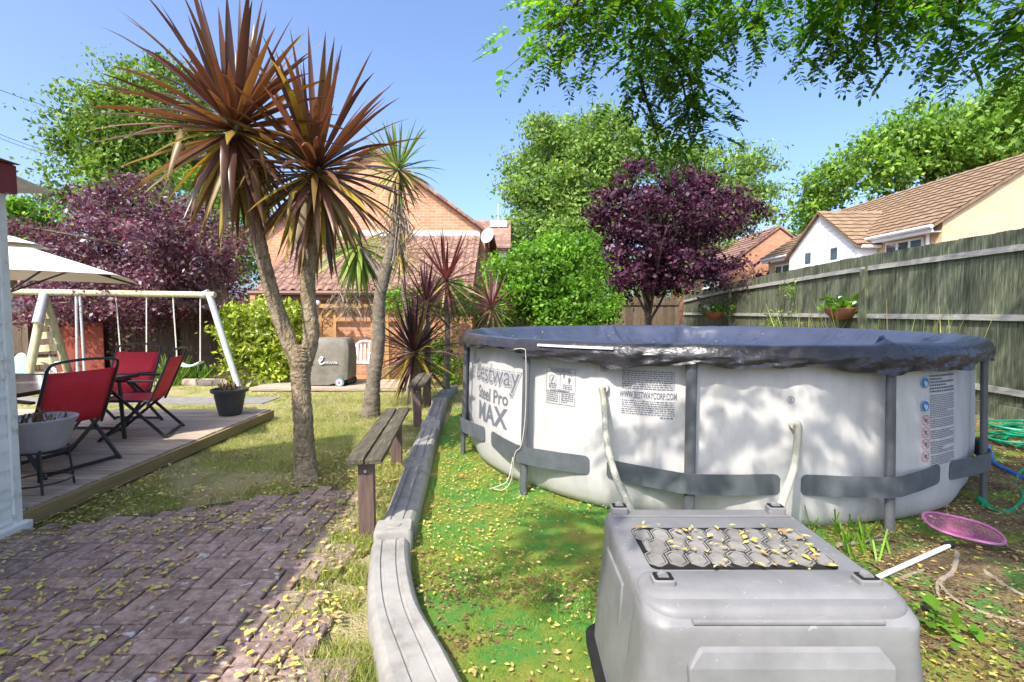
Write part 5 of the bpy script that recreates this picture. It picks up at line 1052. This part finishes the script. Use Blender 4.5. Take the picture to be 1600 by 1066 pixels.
MB().tube([(0, 0, 0), (.05, .1, 1.2), (.1, 0, 2.5)], [.02, .014, .004], 5).build('stem', MT['barkdark'], wd)
gw = empty('tall_grass', (FX - .5, 9, 0)); tag(gw, 'tall thin grass weeds growing behind the pool along the fence', 'grass')
V = []; Fq = []
for k in range(210):
    y_ = random.uniform(7.5, 12.5); x = FX - random.uniform(.08, .5); h_ = random.uniform(.8, 1.9); d = Vector((random.gauss(-.05, .16), random.gauss(0, .25), 1)); p = Vector((x, y_, 0)); s = Vector((random.gauss(0, 1), random.gauss(0, 1), 0)).normalized() * random.uniform(.003, .008); i = len(V)
    tp = p + d * h_ * .93 + Vector((random.gauss(0, .1), random.gauss(0, .14), 0)); V += [p - s, p + s, p + d * h_ * .6 + s, p + d * h_ * .6 - s, tp + s * .2, tp - s * .2]; Fq += [(i, i + 1, i + 2, i + 3), (i + 3, i + 2, i + 4, i + 5)]
fastobj('blades', np.array([tuple(v) for v in V]) - np.array(tuple(gw.location)), np.array(Fq), LF['grass'], gw)
# pool net
nc = G(1500, 842, .03); nt = empty('pool_net', nc); tag(nt, 'pink pool skimmer net with a white pole lying on the litter', 'net')
random.seed(8); 
def nring(s, z, n=36): return [(s * .165 * math.cos(t) * 1.35, s * .15 * math.sin(t), z + .006 * math.sin(3 * t)) for t in np.linspace(0, 2 * math.pi, n, endpoint=False)]
o = MB().tube([Vector(p) for p in nring(1, .05)] + [Vector(nring(1, .05)[0])], .009, 6, caps=False).build('rim', MT['pink'], nt); 
b = MB()
for s_ in (.95, .8, .65, .5, .35, .18): b.tube([Vector(p) for p in nring(s_, .045 - .03 * (1 - s_ ** 2))] + [Vector(nring(s_, .045 - .03 * (1 - s_ ** 2))[0])], .0016, 4, caps=False)
for t in np.linspace(0, math.pi, 22, endpoint=False): b.tube([(.165 * 1.35 * math.cos(t) * q, .15 * math.sin(t) * q, .045 - .03 * (1 - q * q)) for q in np.linspace(-1, 1, 9)], .0016, 4, caps=False)
b.rings([nring(.99, .045), nring(.6, .028), nring(.1, .015)], False, True).build('mesh', MT['netmesh'], nt)
hp = G(1482, 853, .05) - nc; MB().tube([hp, G(1370, 903, .03) - nc, G(1330, 925, .03) - nc], .014, 8).build('pole', MT['upvc'], nt, smooth=True); MB().tube([hp + Vector((-.03, -.0, 0)), hp + Vector((.05, .03, 0))], .02, 8).build('socket', MT['wire'], nt)
for o in nt.children:
    if o.name.startswith(('rim', 'mesh')): o.rotation_euler = (R_(11), R_(9), R_(-12)); o.location = (0, 0, .03)
# hoses on the ground
hs = empty('coiled_hose', (5.0, 5.2, 0)); tag(hs, 'coil of green garden hose on the ground right of the pool', 'hose')
random.seed(14); c = G(1620, 700); b = MB(); pts = []
for k in range(150):
    t = k * .29; rr = .34 + .09 * math.sin(k * .37) ; pts.append(c + Vector((math.cos(t) * rr * 1.25, math.sin(t) * rr * .9, .03 + .0016 * k + .012 * math.sin(k))))
pts += [G(1592, 740, .03), G(1600, 775, .02), G(1575, 800, .02), G(1548, 795, .02), G(1536, 784, .03)]
b.tube(spline(pts, 3), .0125, 6).build('hose', MT['greenhose'], hs).location = -hs.location
MB().tube([G(1540, 788, .03), G(1530, 780, .04)], .024, 8).build('connector', MT['greenhose'], hs).location = -hs.location
o = MB().tube(spline([G(1545, 700, .03), G(1552, 722, .025), G(1580, 738, .025), G(1612, 752, .025), G(1660, 756, .025)], 6), .022, 8).build('blue_hose', MT['bluehose'], None, smooth=True); tag(o, 'thick blue hose on the ground below the green coil', 'hose')
# sticks
def stick(pts, r, label, forks=()):
    e = empty('dead_branch', pts[0], label, 'branch', 'dead branches on the ground'); e.location.z = 0; p = spline([Vector(q) + Vector((random.gauss(0, .012), random.gauss(0, .012), 0)) for q in pts], 7); MB().tube(p, [r * (1 - .5 * i / len(p)) for i in range(len(p))], 7, jit=.18).build('stick', MT['twig'], e, smooth=True).location = -e.location
    for f in forks: MB().tube(spline(f, 4), r * .5, 5, jit=.15).build('fork', MT['twig'], e).location = -e.location
stick([G(1494, 865, .03), G(1488, 890, .03), G(1468, 912, .02), G(1462, 928, .02)], .016, 'forked dead branch lying just below the pink net', [[G(1468, 912, .03), G(1490, 935, .02), G(1530, 955, .02), G(1600, 975, .02), G(1640, 985, .02)]])
stick([G(1540, 893, .03), G(1570, 915, .02), G(1600, 932, .02), G(1650, 955, .02)], .013, 'straight dead branch at the right edge of the picture', [[G(1560, 897, .02), G(1610, 900, .02)]])
stick([G(1315, 852, .03), G(1350, 848, .02), G(1385, 842, .03)], .014, 'short dead stick at the foot of the front pool leg', [[G(1350, 848, .02), G(1375, 835, .06)]])
stick([G(1408, 905, .02), G(1438, 888, .02)], .011, 'small broken stick beside the white net pole')
# overhead wires
for k, (a_, b_) in enumerate((((-60, 118), (110, 178)), ((-60, 186), (90, 242)), ((-60, 192), (90, 248)), ((-60, 262), (190, 325)))):
    p0 = A(a_[0], a_[1], 16 + k); p1 = A(b_[0], b_[1], 24); o = MB().tube(spline([p0, (p0 + p1) / 2 - Vector((0, 0, .05)), p1], 5), .009, 4).build('overhead_wire', MT['wire'], None); tag(o, ('highest', 'second highest', 'third highest', 'lowest')[k] + ' of the thin dark wires crossing the sky at the left', 'wire', 'overhead wires')
# stones along the back bed
random.seed(41)
bed = empty('stone_edging', (-6, 10.6, 0)); tag(bed, 'row of pale rough stones edging the flower bed behind the swing', 'edging')
for k in range(14):
    rr = [rrect(.16 + random.uniform(-.03, .03), .08, .03, z) for z in (0, .1)] + [rrect(.13, .06, .03, .125)]; MB().rings(rr).build('stone', MT['stone'], bed, smooth=True).location = (-1.9 + k * .33, random.uniform(-.03, .03), 0)
MB().box(-9.5, -4.3, 10.65, 13.3, -.02, .03).build('flower_bed', MT['soil'])['kind'] = 'structure'
def strap_plant(loc, n, h, m, label, w=.012, name='strappy_plant', cat='plant'):
    e = empty(name, loc, label, cat); weeds(e, (0, 0, 0), n, h, m, .3, w); return e
strap_plant(G(265, 602), 170, .6, LF['cordgreen'], 'clump of strappy green leaves under the pale green swing seat')
strap_plant(G(230, 600) + Vector((-.4, .3, 0)), 120, .5, LF['cordgreen'], 'clump of strappy leaves behind the far red chair')
strap_plant(G(310, 598), 90, .4, LF['bright'], 'low green clump beside the swing frame leg')

# ================================================================= LOOSE COVER: GRASS, LEAVES
def blades(name, X, Y, z, hmin, hmax, w, m, lean=.5):
    n = len(X); a = rng.uniform(0, 6.28, n); h_ = rng.uniform(hmin, hmax, n); lx = rng.normal(0, lean, n) * h_; ly = rng.normal(0, lean, n) * h_; P = np.stack([X, Y, np.full(n, z)], 1); s = np.stack([np.cos(a), np.sin(a), np.zeros(n)], 1) * w * rng.uniform(.6, 1.4, (n, 1))
    V = np.stack([P - s, P + s, P + np.stack([lx, ly, h_], 1)], 1).reshape(-1, 3); o = fastobj(name, V, np.arange(3 * n).reshape(n, 3), m); o['kind'] = 'stuff'; return o
n = 230000; Y = 2.4 + 9.4 * rng.random(n) ** 1.5; X = rng.uniform(-1.05, -.05, n) * Y * 1.02
dens = noise2(X, Y, 1.1, 9) + .6 * noise2(X, Y, 4.5, 10); top = np.interp(X, [-3.4, -2.9, -2.2, -1.6, -1.1], [3.4, 3.6, 3.9, 4.3, 4.25])
bare = np.exp(-(((X + 2.45) / .5) ** 2 + ((Y - 4.45) / .35) ** 2)) * 1.3
k = (dens - bare > -.05 + rng.normal(0, .3, n)) & (Y > np.where(X < -1.15, top, 2.0)) & (X < edge_x(Y) - .16) & ~((X < -3.3) & (Y < 7.25)) & ~((np.abs(X + 3.5) < 1.5) & (Y > 9.6) & (Y < 11.2)) & ~((X < -4) & (Y > 8.3) & (Y < 9.05)) & (Y < 10.6)
# the overgrown strip by the edging keeps its paving partly bare
k &= ~((Y < 4.2) & (X > -1.2) & (noise2(X, Y, 6, 4) < .15))
tag(blades('lawn_grass', X[k], Y[k], 0.0, .018, .055, .0032, LF['grass'], .6), 'short patchy dry grass of the lawn', 'grass')
n = 150000; Y = 1.3 + 5.5 * rng.random(n) ** 1.6; X = rng.uniform(-.45, 1.02, n) * Y; pd = np.hypot(X - PC.x, Y - PC.y); kk = (X > edge_x(Y) + .14) & (pd > 2.45) & (noise2(X, Y, 2.2, 12) > -.55) & ((X < 1.35) | (rng.random(n) < .22))
tag(blades('turf_pile', X[kk], Y[kk], .004, .01, .028, .0022, LF['turfblade'], .8), 'short green pile of the artificial turf', 'turf')
n = 16000; Y = rng.uniform(1.4, 5.2, n); X = edge_x(Y) - .13 - np.abs(rng.normal(0, .2, n)); k = (noise2(X, Y, 5, 71) > -.25)
tag(blades('edging_grass', X[k], Y[k], .01, .02, .075, .0032, LF['grass'], .6), 'straggly grass strip between the paving and the grey edging', 'grass')
# weeds in the paving joints
n = 9000; X = rng.uniform(-3.2, -.6, n); Y = rng.uniform(1.5, 4.2, n); j1 = np.abs((X / pw) % 1 - .5) > .42; j2 = np.abs((Y / pw) % 1 - .5) > .42
k = (j1 | j2) & (noise2(X, Y, 3, 22) > np.where(X > -1.25, -.1, .45)) & (X < edge_x(Y) - .15)
tag(blades('joint_weeds', X[k], Y[k], .03, .012, .035, .003, LF['grass'], .7), 'tiny weeds and moss in the paving joints', 'weeds')
def fallen(name, X, Y, Z, size, m, label, cat='leaves'):
    P = np.stack([X, Y, Z], 1); V, Fq = leaf_quads(P, size, flat=.12, aspect=.5); o = fastobj(name, V, Fq, m); tag(o, label, cat, kind='stuff'); return o
def scatter(n, x0, x1, y0, y1, keep):
    X = rng.uniform(x0, x1, n); Y = rng.uniform(y0, y1, n); k = keep(X, Y); return X[k], Y[k]
inken = lambda X, Y: (X > KX0 - .1) & (X < KX1 + .1) & (Y > KY0 - .12) & (Y < KY1 + .1)
X, Y = scatter(30000, -1, 6.5, 1.3, 7, lambda X, Y: (X > edge_x(Y) + .12) & (np.hypot(X - PC.x, Y - PC.y) > 2.44) & ~inken(X, Y) & (noise2(X, Y, 1.5, 31) + .55 * noise2(X, Y, 5, 32) + .35 * (X > 1.6) > -.25 + rng.normal(0, .35, len(X))))
fallen('fallen_leaves', X, Y, .024 + .012 * rng.random(len(X)), .026, LF['fallen'], 'yellow fallen leaflets scattered over the turf round the pool')
X, Y = scatter(52000, -.6, 6.5, 1.3, 6.6, lambda X, Y: (X > edge_x(Y) + .12) & (np.hypot(X - PC.x, Y - PC.y) > 2.42) & ~inken(X, Y) & (noise2(X, Y, 1.2, 41) + 1.1 * np.clip((X - 1.2) / .6, 0, 1) - .25 * (X < 1.2) + .5 * noise2(X, Y, 6, 42) > .25))
fallen('leaf_litter', X, Y, .018 + .01 * rng.random(len(X)), .026, LF['litter'], 'brown leaf litter mixed over the turf at the right')
X, Y = scatter(7500, -3.3, -.8, 1.5, 5.4, lambda X, Y: (X < edge_x(Y) - .15) & (noise2(X, Y, 2.2, 51) + .5 * (Y > 3.3) * (Y < 4.6) + .3 * (X > -1.4) > .25 + rng.normal(0, .3, len(X))))
fallen('fallen_leaves', X, Y, .045 + .012 * rng.random(len(X)), .036, LF['fallen'], 'yellow fallen leaflets scattered over the paving and near lawn')
X, Y = scatter(90, KX0 + .1, KX1 - .1, 1.7, 2.06, lambda X, Y: X > 0)
fallen('fallen_leaves', X, Y, KZ + .018 + .006 * rng.random(len(X)), .03, LF['fallen'], 'dry yellow leaflets caught on the vent panel of the grey box')
X, Y = scatter(60, -.4, 4.4, 3.6, 8.2, lambda X, Y: np.hypot(X - PC.x, Y - PC.y) < 2.3)
fallen('fallen_leaves', X, Y, np.full(len(X), 1.2), .04, LF['fallen'], 'few yellow leaflets lying on the dark pool cover')
# weeds by the pool leg and kennel
strap_plant(G(1330, 850), 60, .2, LF['bright'], 'small green weed at the foot of the front pool leg', .006)
e = empty('small_weed', G(1455, 985), 'bright green lobed weed on the litter right of the grey box', 'plant'); P = rng.normal(size=(40, 3)) * np.array([.07, .07, .012]) + np.array([0, 0, .06]); V, Fq = leaf_quads(P, .075, flat=.3, aspect=.6); fastobj('leaves', V, Fq, LF['bright'], e); MB().tube([(0, 0, 0), (0, 0, .06)], .004, 4).build('stem', LF['bright'], e)
